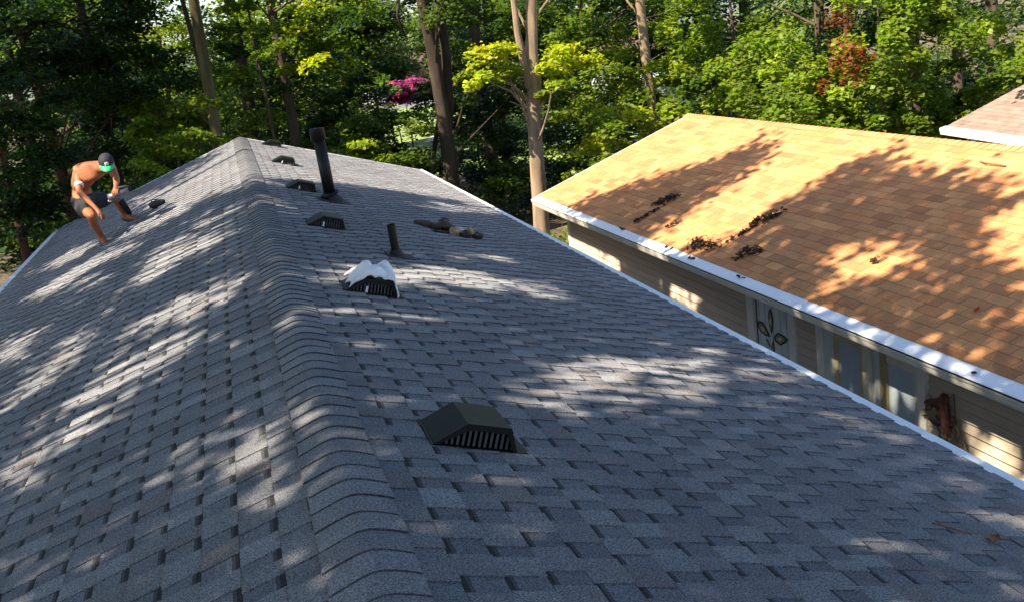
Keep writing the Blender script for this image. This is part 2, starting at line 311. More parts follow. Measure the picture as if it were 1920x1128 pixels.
for sg in (1, -1):
    e = EAVE[sg]
    m1 = MB()   # gutter with a white cover strip and a moulded front
    prof = [(e - .03, -.002), (e + .008, .006), (e + .062, .0255), (e + .068, .020), (e + .070, -.022), (e + .058, -.05), (e + .045, -.09), (e + .03, -.115), (e - .02, -.115), (e - .03, -.05)]
    for a, c in zip(prof, prof[1:] + prof[:1]):
        q = [RP(sg, a[0], Y0, a[1]), RP(sg, c[0], Y0, c[1]), RP(sg, c[0], Y1 + .02, c[1]), RP(sg, a[0], Y1 + .02, a[1])]
        m1.add(q, [(0, 1, 2, 3)])
    m1.build('gutter', M['white'], house)
    m1 = MB()   # rake trim at the far gable
    q = [RP(sg, .0, Y1 + .002, -.10), RP(sg, e, Y1 + .002, -.10), RP(sg, e, Y1 + .02, -.10), RP(sg, .0, Y1 + .02, -.10), RP(sg, .0, Y1 + .002, .012), RP(sg, e, Y1 + .002, .012), RP(sg, e, Y1 + .02, .012), RP(sg, .0, Y1 + .02, .012)]
    if sg < 0: q = [q[1], q[0], q[3], q[2], q[5], q[4], q[7], q[6]]
    m1.hexa(q); m1.build('rake_trim', M['white'], house)
m1 = MB(); xa, xb, ya, yb = -3.15, 3.0, Y0 + .25, Y1 - .3
zt = -1.22
m1.add([(xa, ya, GZ), (xb, ya, GZ), (xb, yb, GZ), (xa, yb, GZ), (xa, ya, zt), (xb, ya, zt), (xb, yb, zt), (xa, yb, zt), (0, ya, -.08), (0, yb, -.08)],
       [(1, 0, 4, 8, 5), (3, 2, 6, 9, 7), (0, 3, 7, 4), (2, 1, 5, 6)])
m1.build('wall', M['housewall'], house)
m1 = MB(); m1.box((-3.42, Y0, -1.33), (-3.15, Y1, -1.31)); m1.box((3.0, Y0, -1.29), (3.3, Y1, -1.27)); m1.build('soffit', M['soffit'], house)

# ------------------------------------------------------------------ roof vents
def vent(y, label, tagwhite=False):
    t = empty('roof_vent', tuple(RP(1, .58, y + .15, .014))); tag(t, label, 'roof vent', 'slant-backed black vents along the ridge of the grey roof')
    dy = .30; prof = [(.405, .016), (.527, .112), (.712, .112), (.752, .016)]; wall = .006
    m1 = MB()
    outer = [RP(1, d, y, h) for d, h in prof] + [RP(1, d, y + dy, h) for d, h in prof]
    inner = [RP(1, d + (.008 if i < 2 else -.008), y, h - (.0 if i in (0, 3) else .008)) for i, (d, h) in enumerate(prof)] + [RP(1, d + (.008 if i < 2 else -.008), y + dy - .006, h - (.0 if i in (0, 3) else .008)) for i, (d, h) in enumerate(prof)]
    tn = [(1.1, 1.1, .8), (2.1, 2.2, 1.1), (1, 1, .9)]  # top face toned lighter olive: reflected foliage put into the colour
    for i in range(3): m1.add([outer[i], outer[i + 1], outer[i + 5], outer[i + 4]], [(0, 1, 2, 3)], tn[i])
    m1.add(outer[4:], [(0, 1, 2, 3)])
    for i in range(3): m1.add([inner[i], inner[i + 1], inner[i + 5], inner[i + 4]], [(3, 2, 1, 0)])
    for i in range(3): m1.add([outer[i], outer[i + 1], inner[i + 1], inner[i]], [(0, 1, 2, 3)])
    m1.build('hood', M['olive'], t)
    m1 = MB()
    for i in range(3):   # turned-down lip round the opening
        a, c = prof[i], prof[i + 1]; k = .022
        ai = (a[0] + (.016 if i < 2 else -.014), a[1] - (0 if i == 0 else .026)); ci = (c[0] + (.016 if i + 1 < 2 else -.014), c[1] - (0 if i + 1 == 3 else .026))
        m1.add([RP(1, a[0], y - .004, a[1] + .001), RP(1, c[0], y - .004, c[1] + .001), RP(1, ci[0], y - .004, ci[1]), RP(1, ai[0], y - .004, ai[1]),
                RP(1, a[0], y + .012, a[1] + .001), RP(1, c[0], y + .012, c[1] + .001), RP(1, ci[0], y + .012, ci[1]), RP(1, ai[0], y + .012, ai[1])],
               [(0, 1, 2, 3), (4, 5, 1, 0), (7, 6, 5, 4), (3, 2, 6, 7)])
    m1.build('lip', M['black'], t)
    nb = 14
    for i in range(nb):
        d = .436 + (.735 - .436) * i / (nb - 1)
        ht = min(.108, .016 + (d - .405) * .78, .016 + (.752 - d) * 2.3) - .010
        if ht < .022: continue
        m1 = MB(); w = .0052
        m1.hexa([RP(1, d - w, y + .020, .014), RP(1, d + w, y + .020, .014), RP(1, d + w, y + .026, .014), RP(1, d - w, y + .026, .014),
                 RP(1, d - w, y + .020, ht), RP(1, d + w, y + .020, ht), RP(1, d + w, y + .026, ht), RP(1, d - w, y + .026, ht)])
        m1.build('bar', M['grille'], t)
    m1 = MB(); m1.hexa([RP(1, .395, y - .006, .0125), RP(1, .80, y - .006, .0145), RP(1, .80, y + dy + .02, .0145), RP(1, .395, y + dy + .02, .0125),
             RP(1, .395, y - .006, .0145), RP(1, .80, y - .006, .0165), RP(1, .80, y + dy + .02, .0165), RP(1, .395, y + dy + .02, .0145)])
    m1.build('flange', M['olive'], t)
    if tagwhite:
        m1 = MB(); m1.hexa([RP(1, .535, y + .005, .012), RP(1, .550, y + .005, .012), RP(1, .550, y + .009, .012), RP(1, .535, y + .009, .012),
                            RP(1, .535, y + .005, .058), RP(1, .550, y + .005, .058), RP(1, .550, y + .009, .058), RP(1, .535, y + .009, .058)])
        m1.build('paper_tag', M['cloth'], t)
    return t
vent(4.02, 'large black slant-backed roof vent nearest the photographer, olive sheen on its hood')
vent(7.10, 'black roof vent with a crumpled white cloth lying over its hood', True)
vent(10.2, 'black roof vent up-slope of the short pipe, just before the tall flue pipe', True)
vent(13.35, 'black roof vent directly beside the foot of the tall flue pipe', True)
vent(16.97, 'small sunlit roof vent just beyond the tall flue pipe', True)
vent(20.75, 'last and smallest roof vent, at the far gable end of the grey roof')
# white cloth over the second vent
def hoodh(d):
    return max(.016, min(.112, .016 + (d - .405) * .787, .016 + (.752 - d) * 2.4))
m1 = MB(); ph = [random.uniform(0, 6) for _ in range(8)]
def cl(u, v):
    d = .425 + .325 * v; yy = 7.085 + .27 * u + .02 * math.sin(v * 9 + ph[0])
    edge = min(u, 1 - u, v, 1 - v)
    fold = .009 * math.sin(d * 30 + yy * 22 + ph[1]) + .008 * math.sin(yy * 41 - d * 26 + ph[2]) + .008 * math.sin(d * 60 + ph[3]) * math.sin(yy * 50 + ph[4])
    nz = mnoise.noise(Vector((d * 16, yy * 14, 1))) * .022 + mnoise.noise(Vector((d * 38, yy * 34, 5))) * .010
    d += .012 * math.sin(u * 11); yy += .012 * math.sin(v * 13)
    h = hoodh(d) + .024 + nz + .034 * math.sin(math.pi * u) ** .7 * math.sin(math.pi * v) ** .6 + max(-.008, fold) + .045 * math.exp(-((v - .74) / .10) ** 2) * (.4 + .6 * u) + .02 * math.exp(-((v - .3) / .2) ** 2)
    if u < .05: h -= .018
    if v > .97: h -= .02
    return RP(1, d, yy, h)
m1.grid(cl, 26, 30); o = m1.build('white_cloth', M['cloth'], None, smooth=True)
so = o.modifiers.new('thick', 'SOLIDIFY'); so.thickness = .006
tag(o, 'crumpled white cloth draped over the second black roof vent', 'cloth')

# ------------------------------------------------------------------ pipes
def cone(mb, p0, p1, r0, r1, sides=20, **k): mb.tube([p0, p1], [r0, r1], sides, **k)
t = empty('flue_pipe', (.83, 12.75, -.29)); tag(t, 'tall black flue pipe with wider cap rising from the grey roof', 'flue pipe')
m1 = MB(); m1.tube([(.83, 12.75, -.26), (.805, 12.75, .43)], .068, 22); m1.build('pipe', M['black'], t, smooth=True)
m1 = MB(); m1.tube([(.806, 12.75, .40), (.803, 12.75, .43), (.80, 12.75, .44), (.797, 12.75, .575)], [.07, .07, .088, .088], 22, caps=False)
m1.tube([(.797, 12.75, .571), (.797, 12.75, .573)], .087, 22); m1.build('cap', M['black'], t, smooth=True)
m1 = MB(); m1.tube([(.822, 12.75, -.175), (.823, 12.75, -.20), (.826, 12.75, -.205)], [.072, .112, .112], 22); m1.build('storm_collar', M['black'], t, smooth=True)
m1 = MB(); m1.tube([(.826, 12.75, -.20), (.845, 12.75, -.305)], [.078, .135], 22, caps=False); m1.build('boot', M['rubber'], t, smooth=True)
m1 = MB(); m1.hexa([RP(1, .72, 12.53, .013), RP(1, 1.09, 12.53, .013), RP(1, 1.09, 12.97, .013), RP(1, .72, 12.97, .013), RP(1, .72, 12.53, .017), RP(1, 1.09, 12.53, .017), RP(1, 1.09, 12.97, .017), RP(1, .72, 12.97, .017)])
m1.build('flange', M['rubber'], t)
t = empty('vent_pipe', (1.0, 9.05, -.34)); tag(t, 'short black plumbing pipe standing on the grey roof beside the cloth-covered vent', 'vent pipe')
m1 = MB(); m1.tube([(1.01, 9.05, -.35), (1.0, 9.05, -.055)], [.036, .036], 18, caps=False); m1.tube([(1.0, 9.05, -.058), (1.0, 9.05, -.20)], [.029, .029], 18, caps=False, tone=(.3, .3, .3)); m1.build('pipe', M['black'], t, smooth=True)
m1 = MB(); m1.tube([(1.005, 9.05, -.27), (1.01, 9.05, -.345)], [.042, .075], 18, caps=False); m1.build('boot', M['rubber'], t, smooth=True)
m1 = MB(); m1.hexa([RP(1, .97, 8.95, .013), RP(1, 1.22, 8.95, .013), RP(1, 1.22, 9.2, .013), RP(1, .97, 9.2, .013), RP(1, .97, 8.95, .0165), RP(1, 1.22, 8.95, .0165), RP(1, 1.22, 9.2, .0165), RP(1, .97, 9.2, .0165)])
m1.build('flange', M['rubber'], t)

# ------------------------------------------------------------------ tool belt on the roof, bundle, fallen leaf
def rt(d, y, h): return RP(1, d, y, h)
t = empty('tool_belt', tuple(rt(1.95, 11.4, .01))); tag(t, 'worn brown leather tool belt with tan pouches lying on the grey roof', 'tool belt')
m1 = MB(); m1.tube([rt(1.72, 11.85, .02), rt(1.80, 11.62, .03), rt(1.90, 11.55, .035), rt(2.0, 11.6, .05), rt(2.08, 11.5, .05)], [.02, .045, .05, .05, .03], 8, wob=.3); m1.tube([rt(1.80, 11.35, .015), rt(1.92, 11.3, .02), rt(2.02, 11.34, .03)], [.008, .014, .018], 6, wob=.2); m1.build('strap', M['leather'], t, smooth=True)
for (d, y, h, r, m) in ((2.0, 11.62, .045, (.06, .10, .04), 'leather'), (2.06, 11.32, .035, (.055, .055, .035), 'tanleather'), (2.17, 11.26, .035, (.05, .06, .032), 'leather'), (2.22, 11.36, .045, (.055, .07, .04), 'tanleather'), (2.31, 11.30, .032, (.05, .05, .03), 'leather'), (2.03, 11.78, .06, (.05, .05, .04), 'leather')):
    m1 = MB(); m1.ball(rt(d, y, h * 1.2), np.array(r) * 1.3, 10, 7); m1.v = [tuple(np.array(p) + rng.normal(0, .006, 3)) for p in m1.v]; m1.build('pouch', M[m], t, smooth=False)
m1 = MB(); m1.ball(rt(2.14, 11.55, .035), (.08, .10, .032), 12, 8); m1.v = [tuple(np.array(p) + rng.normal(0, .005, 3)) for p in m1.v]; m1.build('rag', M['grayrag'], t, smooth=True)
def curl(mb, c, ax, n, ln, wd, tone=(1, 1, 1), cu=.3):
    ax = np.array(ax, float); n = np.array(n, float); n /= np.linalg.norm(n); ax -= n * (ax @ n); ax /= np.linalg.norm(ax); s = np.cross(n, ax); c = np.array(c)
    prof = [(-.5, .05), (-.2, .45), (.15, .5), (.4, .2), (.5, .02)]; P = []
    for a, w_ in prof:
        z = cu * ln * a * a
        P += [c + ax * a * ln + s * w_ * wd + n * (z + cu * wd * .6), c + ax * a * ln + n * z, c + ax * a * ln - s * w_ * wd + n * (z + cu * wd * .6)]
    F = []
    for i in range(4): F += [(3 * i, 3 * i + 1, 3 * i + 4, 3 * i + 3), (3 * i + 1, 3 * i + 2, 3 * i + 5, 3 * i + 4)]
    mb.add(P, F, tone)
m1 = MB(); nR = np.array([SS, 0, SC]); curl(m1, RP(1, 2.68, 3.50, .022), (.5, .4, -.1), nR, .13, .05, (5, 3.2, 2.2)); m1.tube([RP(1, 2.5, 3.66, .016), RP(1, 2.62, 3.56, .018)], .003, 5, (5, 3, 2)); o = m1.build('fallen_leaf', M['litter']); tag(o, 'single dry brown leaf on the near grey roof by the eave', 'leaf')
m1 = MB()
cB = RP(-1, 1.42, 16.23, .05)
m1.ball(cB, (.10, .10, .055), 12, 8); m1.ball(cB + [.08, .02, .02], (.06, .05, .04), 10, 6); m1.v = [tuple(np.array(p) + rng.normal(0, .006, 3)) for p in m1.v]
m1.tube([cB + [-.08, 0, 0], cB + [-.03, -.02, .08], cB + [.05, 0, .07]], .008, 6)
o = m1.build('tool_pouch', M['capblack'], smooth=True); tag(o, 'small black pouch lying on the roof slope behind the bending man', 'pouch')
# ------------------------------------------------------------------ the man
J = {k: np.array(v) for k, v in JOINTS.items()}
def skin_obj(name, nodes, edges, m, parent=None, sub=1, root=None):
    names = list(nodes); me = bpy.data.meshes.new(name)
    me.from_pydata([tuple(nodes[k][0]) for k in names], [(names.index(a), names.index(b)) for a, b in edges], [])
    me.materials.append(m); o = bpy.data.objects.new(name, me); col.objects.link(o)
    o.modifiers.new('skin', 'SKIN')
    if not me.skin_vertices: return o
    for i, k in enumerate(names):
        r = nodes[k][1]; me.skin_vertices[0].data[i].radius = (r, r) if not hasattr(r, '__len__') else r
        me.skin_vertices[0].data[i].use_root = (k == root)
    s = o.modifiers.new('sub', 'SUBSURF'); s.levels = sub; s.render_levels = sub
    if parent: link(o, parent)
    return o
man = empty('person', tuple(RP(-1, 2.0, 15.5, .01)))
tag(man, 'shirtless tanned man in black shorts and green-brimmed cap bending over the roof slope', 'person')
def mid(a, b, t=.5): return J[a] * (1 - t) + J[b] * t
mL = J['hip1'] + (0, 0, 0)
nodes = {'pel': (J['pel'], .135), 'belly': (J['belly'], .125), 'chest': (J['chest'], .175), 'upper': (mid('chest', 'neck', .6), .145), 'neck': (J['neck'] + (0, 0, -.01), .062), 'head': (J['head'], .088), 'chin': (J['head'] + (.02, -.05, -.075), .06), 'crown': (J['head'] + (.02, -.03, .05), .075),
 'hip1': (J['hip1'], .105), 'th1': (mid('hip1', 'knee1'), .085), 'knee1': (J['knee1'], .062), 'calf1': (mid('knee1', 'ank1', .35) + (-.015, .02, 0), .06), 'ank1': (J['ank1'], .038), 'heel1': (J['heel1'] + (0, 0, .02), .038), 'toe1': (J['toe1'] + (.01, -.04, .035), .032),
 'hip2': (J['hip2'], .105), 'th2': (mid('hip2', 'knee2'), .085), 'knee2': (J['knee2'], .062), 'calf2': (mid('knee2', 'ank2', .35) + (0, .02, 0), .06), 'ank2': (J['ank2'], .038), 'heel2': (J['heel2'] + (0, 0, .02), .038), 'toe2': (J['toe2'] + (.02, -.03, .03), .032),
 'shL': (J['shL'], .075), 'upL': (mid('shL', 'elL'), .055), 'elL': (J['elL'], .043), 'foL': (mid('elL', 'wrL', .35), .042), 'wrL': (J['wrL'], .027), 'haL': (J['haL'], .032),
 'shR': (J['shR'], .075), 'upR': (mid('shR', 'elR'), .055), 'elR': (J['elR'], .043), 'foR': (mid('elR', 'wrR', .35), .042), 'wrR': (J['wrR'], .027), 'haR': (J['haR'], .032)}
edges = [('pel', 'belly'), ('belly', 'chest'), ('chest', 'upper'), ('upper', 'neck'), ('neck', 'head'), ('head', 'chin'), ('head', 'crown'), ('pel', 'hip1'), ('hip1', 'th1'), ('th1', 'knee1'), ('knee1', 'calf1'), ('calf1', 'ank1'), ('ank1', 'heel1'), ('ank1', 'toe1'),
 ('pel', 'hip2'), ('hip2', 'th2'), ('th2', 'knee2'), ('knee2', 'calf2'), ('calf2', 'ank2'), ('ank2', 'heel2'), ('ank2', 'toe2'),
 ('upper', 'shL'), ('shL', 'upL'), ('upL', 'elL'), ('elL', 'foL'), ('foL', 'wrL'), ('wrL', 'haL'), ('upper', 'shR'), ('shR', 'upR'), ('upR', 'elR'), ('elR', 'foR'), ('foR', 'wrR'), ('wrR', 'haR')]
for s in 'LR':      # four fingers and a thumb, curled
    h = J['ha' + s]; d = h - J['wr' + s]; d /= np.linalg.norm(d); side = np.cross(d, [0, 0, 1.]); side /= np.linalg.norm(side); dn = np.cross(side, d)
    for i, (o_, ln) in enumerate(((-.03, .030), (-.010, .036), (.011, .034), (.031, .026))):
        a = h + side * o_ + d * .03; b_ = a + d * ln - dn * .008; c = b_ + d * ln * .5 - dn * .025
        nodes[f'f{s}{i}a'] = (a, .0105); nodes[f'f{s}{i}b'] = (b_, .0095); nodes[f'f{s}{i}c'] = (c, .008)
        edges += [('ha' + s, f'f{s}{i}a'), (f'f{s}{i}a', f'f{s}{i}b'), (f'f{s}{i}b', f'f{s}{i}c')]
    a = h + side * (.04 if s == 'L' else -.04) - d * .005; nodes[f'f{s}ta'] = (a, .012); nodes[f'f{s}tb'] = (a + d * .035 - dn * .015, .010)
    edges += [('ha' + s, f'f{s}ta'), (f'f{s}ta', f'f{s}tb')]
skin_obj('body', nodes, edges, M['skin'], man, 2, 'pel')
n2 = {'pel': (J['pel'] + (0, .01, 0), .175), 'waist': (mid('pel', 'belly', .6), .158), 'hip1': (J['hip1'], .142), 'th1': (mid('hip1', 'knee1', .4), .128), 'le1': (mid('hip1', 'knee1', .78), .108), 'hip2': (J['hip2'], .142), 'th2': (mid('hip2', 'knee2', .4), .128), 'le2': (mid('hip2', 'knee2', .78), .108)}
skin_obj('shorts', n2, [('pel', 'waist'), ('pel', 'hip1'), ('hip1', 'th1'), ('th1', 'le1'), ('pel', 'hip2'), ('hip2', 'th2'), ('th2', 'le2')], M['shorts'], man, 1, 'pel')
# head turned down: cap crown towards the photographer's upper side, brim below it
fwd = np.array([.05, -.80, -.60]); fwd /= np.linalg.norm(fwd); rgt = np.cross(fwd, [0, 0, 1.]); rgt /= np.linalg.norm(rgt); upv = np.cross(rgt, fwd)
HM = np.stack([rgt, fwd, upv], axis=1); hc = J['head'] + np.array([.015, -.03, .02])
m1 = MB()
def dome(u, v):
    a = 2 * math.pi * u; t = math.pi / 2 * v * 1.02; r = math.sin(t); return hc + HM @ np.array([.096 * r * math.cos(a), .112 * r * math.sin(a), .02 + .105 * math.cos(t)])
m1.grid(dome, 18, 7); capo = m1.build('cap', M['capblack'], man, smooth=True)
m1 = MB()
def brim(u, v):
    a = math.pi * (.12 + .76 * u); r = 1 + .75 * v * math.sin(a) ** .6; return hc + HM @ np.array([.092 * math.cos(a) * (1 + .05 * v), .108 * math.sin(a) * r, .018 - .03 * v * v + .012 * abs(math.cos(a)) - .018 * abs(math.cos(a)) ** 2 * 2 + .012])
m1.grid(brim, 14, 5); br = m1.build('brim', M['green'], capo, smooth=True); s_ = br.modifiers.new('t', 'SOLIDIFY'); s_.thickness = .005
m1 = MB()
for (x0, x1, z0, z1) in ((-.028, -.014, .045, .085), (-.014, .012, .072, .085), (-.014, .010, .058, .066), (.006, .020, .045, .085)):
    P = []
    for (x, z) in ((x0, z0), (x1, z0), (x1, z1), (x0, z1)):
        zz = z; k = math.sqrt(max(0, 1 - ((zz - .02) / .105) ** 2)); k2 = math.sqrt(max(0, 1 - (x / (.096 * k)) ** 2)); P.append(hc + HM @ np.array([x, .112 * k * k2 + .004, zz]))
    m1.add(P, [(0, 1, 2, 3)])
m1.build('emblem', M['cloth'], capo)
# face below the brim: nose, eyes, ears, hair
for nm, c, r, m in (('nose', (0, .098, -.03), (.014, .02, .022), 'skin'), ('ear', (.084, -.005, -.02), (.012, .022, .03), 'skin'), ('ear', (-.084, -.005, -.02), (.012, .022, .03), 'skin'), ('eye', (.032, .082, -.005), (.013, .008, .008), 'capblack'), ('eye', (-.032, .082, -.005), (.013, .008, .008), 'capblack'), ('mouth', (0, .085, -.062), (.022, .008, .006), 'boot'), ('hair', (0, -.055, .0), (.075, .05, .06), 'capblack')):
    m1 = MB(); m1.ball(hc + HM @ np.array(c), r, 10, 6, M=HM); m1.build(nm, M[m], man, smooth=True)
m1 = MB(); wv = (J['wrL'] - J['elL']); wv /= np.linalg.norm(wv); p = mid('shL', 'elL', .62); uv = (J['elL'] - J['shL']); uv /= np.linalg.norm(uv)
m1.tube([p - uv * .02, p + uv * .02], .060, 14); m1.build('arm_band', M['cloth'], man, smooth=True)
for s in '12':
    a, h, tt = J['ank' + s], J['heel' + s], J['toe' + s]; d = tt - h; d /= np.linalg.norm(d)
    m1 = MB(); m1.tube([h - d * .035 + (0, 0, .03), h + (0, 0, .045), mid('heel' + s, 'toe' + s, .45) + (0, 0, .04), tt + d * .02 + (0, 0, .03), tt + d * .055 + (0, 0, .022)], [.03, .046, .044, .042, .022], 10); m1.tube([a + (0, 0, .035), h + (0, 0, .05)], [.046, .05], 10); b_ = m1.build('shoe', M['boot'], man, smooth=True)
    m1 = MB(); m1.tube([h - d * .04 + (0, 0, .008), h + (0, 0, .008), tt + (0, 0, .006), tt + d * .06 + (0, 0, .008)], [.03, .04, .043, .025], 10); m1.build('sole', M['sole'], b_, smooth=True)
m1 = MB(); m1.tube([mid('knee2', 'ank2', .12) + (.045, -.02, 0), mid('knee2', 'ank2', .5) + (.055, -.02, 0), J['ank2'] + (.055, -.01, .02)], [.045, .05, .035], 10); m1.build('shin_guard', M['shorts'], man, smooth=True)
# nail gun
t = empty('nail_gun', tuple(J['tool'])); tag(t, 'grey roofing nail gun held in the bending man\'s raised hand', 'nail gun')
p = J['tool']
m1 = MB(); m1.tube([p + (-.13, 0, -.02), p + (-.06, 0, -.015), p + (.13, .02, .03)], [.045, .05, .045], 12); m1.build('barrel', M['tool'], t, smooth=True)
m1 = MB(); m1.tube([p + (-.10, 0, -.02), p + (-.12, 0, -.075)], [.028, .02], 10); m1.build('nose', M['cloth'], t, smooth=True)
m1 = MB(); m1.tube([p + (-.02, .02, -.01), p + (.02, .02, -.07)], [.055, .055], 14); m1.build('magazine', M['tool'], t, smooth=True)
m1 = MB(); m1.tube([p + (-.02, 0, .08), p + (.10, .02, .085), p + (.16, .02, .05)], [.018, .02, .02], 10); m1.tube([p + (-.06, 0, .02), p + (-.02, 0, .08)], [.02, .018], 8); m1.build('handle', M['capblack'], t, smooth=True)

# ------------------------------------------------------------------ neighbour's house with the tan roof
nO = np.array([5.02891, 18.88859, -1.59706]); nA = np.array([-.014235, .999899, 0]); nB = np.array([.999899, .014235, 0]); ns = .3224; nw = 3.098 / math.cos(ns)
nUp = nB * math.cos(ns) + np.array([0, 0, math.sin(ns)]); nN = np.cross(nB, nA) * -1; nN = np.cross(nUp, nA); nN = nN if nN[2] > 0 else -nN
def NP(u, w, h=0): return nO + nA * u + nUp * w + nN * h
def NV(u, off, z): q = nO + nA * u + nB * off; return np.array([q[0], q[1], z])       # wall space: along, inward, height
UA, UB = -22.0, 0.0
nh = empty('tan_roof_house', (8.1, 10, GZ)); tag(nh, 'neighbouring house with tan and brown shingle roof, white gutter and taupe siding', 'house')
m1 = MB()
m1.hexa([NP(UA, 0, -.03), NP(UA, nw, -.03), NP(UB, nw, -.03), NP(UB, 0, -.03), NP(UA, 0, 0), NP(UA, nw, 0), NP(UB, nw, 0), NP(UB, 0, 0)])
ridge_off = 3.098; far = lambda u, w, h=0: nO + nA * u + nB * (2 * ridge_off) + (-nB * math.cos(ns) + np.array([0, 0, math.sin(ns)])) * w + np.array([0, 0, h])
m1.hexa([far(UA, nw, -.03), far(UA, 0, -.03), far(UB, 0, -.03), far(UB, nw, -.03), far(UA, nw, .002), far(UA, 0, .002), far(UB, 0, .002), far(UB, nw, .002)], (4, 4, 3.4))
nroof = m1.build('roof', M['tan_deck'], nh)
pal = [(1.0, 1.0, 1.0), (1.12, 1.16, 1.15), (.86, .80, .78), (.72, .64, .66), (1.05, .90, .80), (1.22, 1.28, 1.22), (.93, 1.0, 1.08), (.80, .76, .80), (1.02, 1.02, .95)]
nt_ = []; k = 0; R0 = .082
while True:
    w0 = R0 + .127 * (k - 1); w1 = w0 + .127      # the course's exposed part, butt at w0
    if w0 > nw: break
    wa, wb = max(w0, -.02), min(w1 + .02, nw)
    off = (k % 2) * .1525 + rng.uniform(-.006, .006); u = UA + off - .305
    off0 = ((12.034 - 22) % .305)
    while u < UB:
        ua, ub = max(u + .0035, UA), min(u + .3015, UB)
        if ub - ua > .02:
            tn = pal[rng.choice(9, p=[.20, .13, .14, .08, .12, .08, .09, .08, .08])]; v = rng.uniform(.92, 1.08); nt_.append((ua, ub, wa, wb, tuple((1 + (q - 1) * .7) * v for q in tn), NP((ua + ub) / 2, (wa + wb) / 2)))
        u += .305
    k += 1
def ntab(mb, tb):
    ua, ub, wa, wb, tn, c = tb; L = random.uniform(0, .002)
    mb.hexa([NP(ua, wa, .0015), NP(ua, wb, .0015), NP(ub, wb, .0015), NP(ub, wa, .0015), NP(ua, wa, .0085 + L), NP(ua, wb, .0035), NP(ub, wb, .0035), NP(ub, wa, .0085 + L * .5)], tn, bottom=False)
C = np.array([t_[5] for t_ in nt_]); seen = is_seen(C); dist = np.linalg.norm(C - [CX, 0, CZ], axis=1)
single = set([i for i in np.argsort(dist) if seen[i]][:300]); rest = MB()
for i, t_ in enumerate(nt_):
    if i in single: m1 = MB(); ntab(m1, t_); m1.build('shingle', M['tan'], nroof)
    else: ntab(rest, t_)
tag(rest.build('shingles', M['tan'], nroof), None, None, None, 'stuff')
m1 = MB()       # ridge cap of the tan roof, too shallow in view to pick apart
u = UA
while u < UB:
    v = rng.uniform(.85, 1.15); a = [NP(u, nw - .12, .016), NP(u, nw, .022), far(u, nw - .12, .02), NP(u + .15, nw - .12, .009), NP(u + .15, nw, .012), far(u + .15, nw - .12, .01)]
    m1.add(a, [(0, 1, 4, 3), (1, 2, 5, 4)], (v, v, v)); u += .127
tag(m1.build('ridge_caps', M['tan'], nroof), None, None, None, 'stuff')
def nprof(name, prof, m, ua=UA, ub=UB, parent=nh, closed=True):
    mb = MB(); n = len(prof)
    P = [NP(ua, 0) + nB * b_ + np.array([0, 0, z]) for b_, z in prof] + [NP(ub, 0) + nB * b_ + np.array([0, 0, z]) for b_, z in prof]
    F = [(i, (i + 1) % n, n + (i + 1) % n, n + i) for i in range(n)]
    if closed: F += [tuple(range(n))[::-1], tuple(range(n, 2 * n))]
    mb.add(P, F); return mb.build(name, m, parent)
gt = nprof('gutter', [(-.010, -.022), (-.146, -.072), (-.152, -.080), (-.150, -.098), (-.138, -.112), (-.128, -.150), (-.118, -.172), (-.02, -.172), (-.012, -.10)], M['gutter'], UA, UB + .04)
nprof('guard_strip', [(.035, .018), (-.002, .000), (-.150, -.052), (-.158, -.060), (-.150, -.063), (.0, -.010)], M['white'], UA, UB + .04, gt)
nprof('gap', [(-.140, -.066), (-.1535, -.0705), (-.1525, -.080), (-.140, -.080)], M['darkgap'], UA, UB + .03, gt)
nprof('fascia', [(-.006, -.02), (-.008, -.20), (.012, -.20), (.012, -.02)], M['trim'])
nprof('soffit', [(.012, -.190), (.42, -.190), (.42, -.178), (.012, -.178)], M['soffit'])
m1 = MB()
for w0 in (0,):   # far rake board
    m1.hexa([NP(.002, 0, -.15), NP(.002, nw, -.15), NP(.022, nw, -.15), NP(.022, 0, -.15), NP(.002, 0, .01), NP(.002, nw, .01), NP(.022, nw, .01), NP(.022, 0, .01)])
m1.build('rake_trim', M['trim'], nh)
WO = .40; zs = nO[2] - .19
m1 = MB(); far_w = 2 * ridge_off - .4
P = [NV(-21.6, WO + .03, GZ), NV(-.28, WO + .03, GZ), NV(-.28, far_w, GZ), NV(-21.6, far_w, GZ)]; Pt = [q.copy() for q in P]
for q in Pt: q[2] = zs
m1.hexa([P[0], P[3], P[2], P[1], Pt[0], Pt[3], Pt[2], Pt[1]]); r1 = NV(-.28, ridge_off, -.62); m1.add([Pt[1], Pt[2], r1], [(0, 1, 2)])
nwall = m1.build('wall', M['siding'], nh)
# siding boards, one by one, interrupted by the panel and the windows
segs = [(-.38, -7.13), (-8.28, -8.73), (-10.62, -21.5)]
for (ua, ub) in segs:
    z = zs - .01; i = 0
    while z > GZ + .1:
        z0 = z - .1016; lo, hi = min(ua, ub), max(ua, ub)
        mb = MB(); vv = random.uniform(.95, 1.05)
        a = [NV(lo, WO + .029, z0), NV(hi, WO + .029, z0), NV(hi, WO + .029, z), NV(lo, WO + .029, z)]
        f = [NV(lo, WO - .006, z0 + .016), NV(hi, WO - .006, z0 + .016), NV(hi, WO + .014, z - .001), NV(lo, WO + .014, z - .001)]
        lip = [NV(lo, WO - .004, z0 + .004), NV(hi, WO - .004, z0 + .004)]
        mb.add(a + f, [(4, 5, 6, 7)[::-1], (0, 1, 5, 4), (3, 2, 6, 7)[::-1], (0, 4, 7, 3), (1, 2, 6, 5)], (vv, vv, vv))
        mb.build('siding_board', M['siding'], nwall); z = z0; i += 1
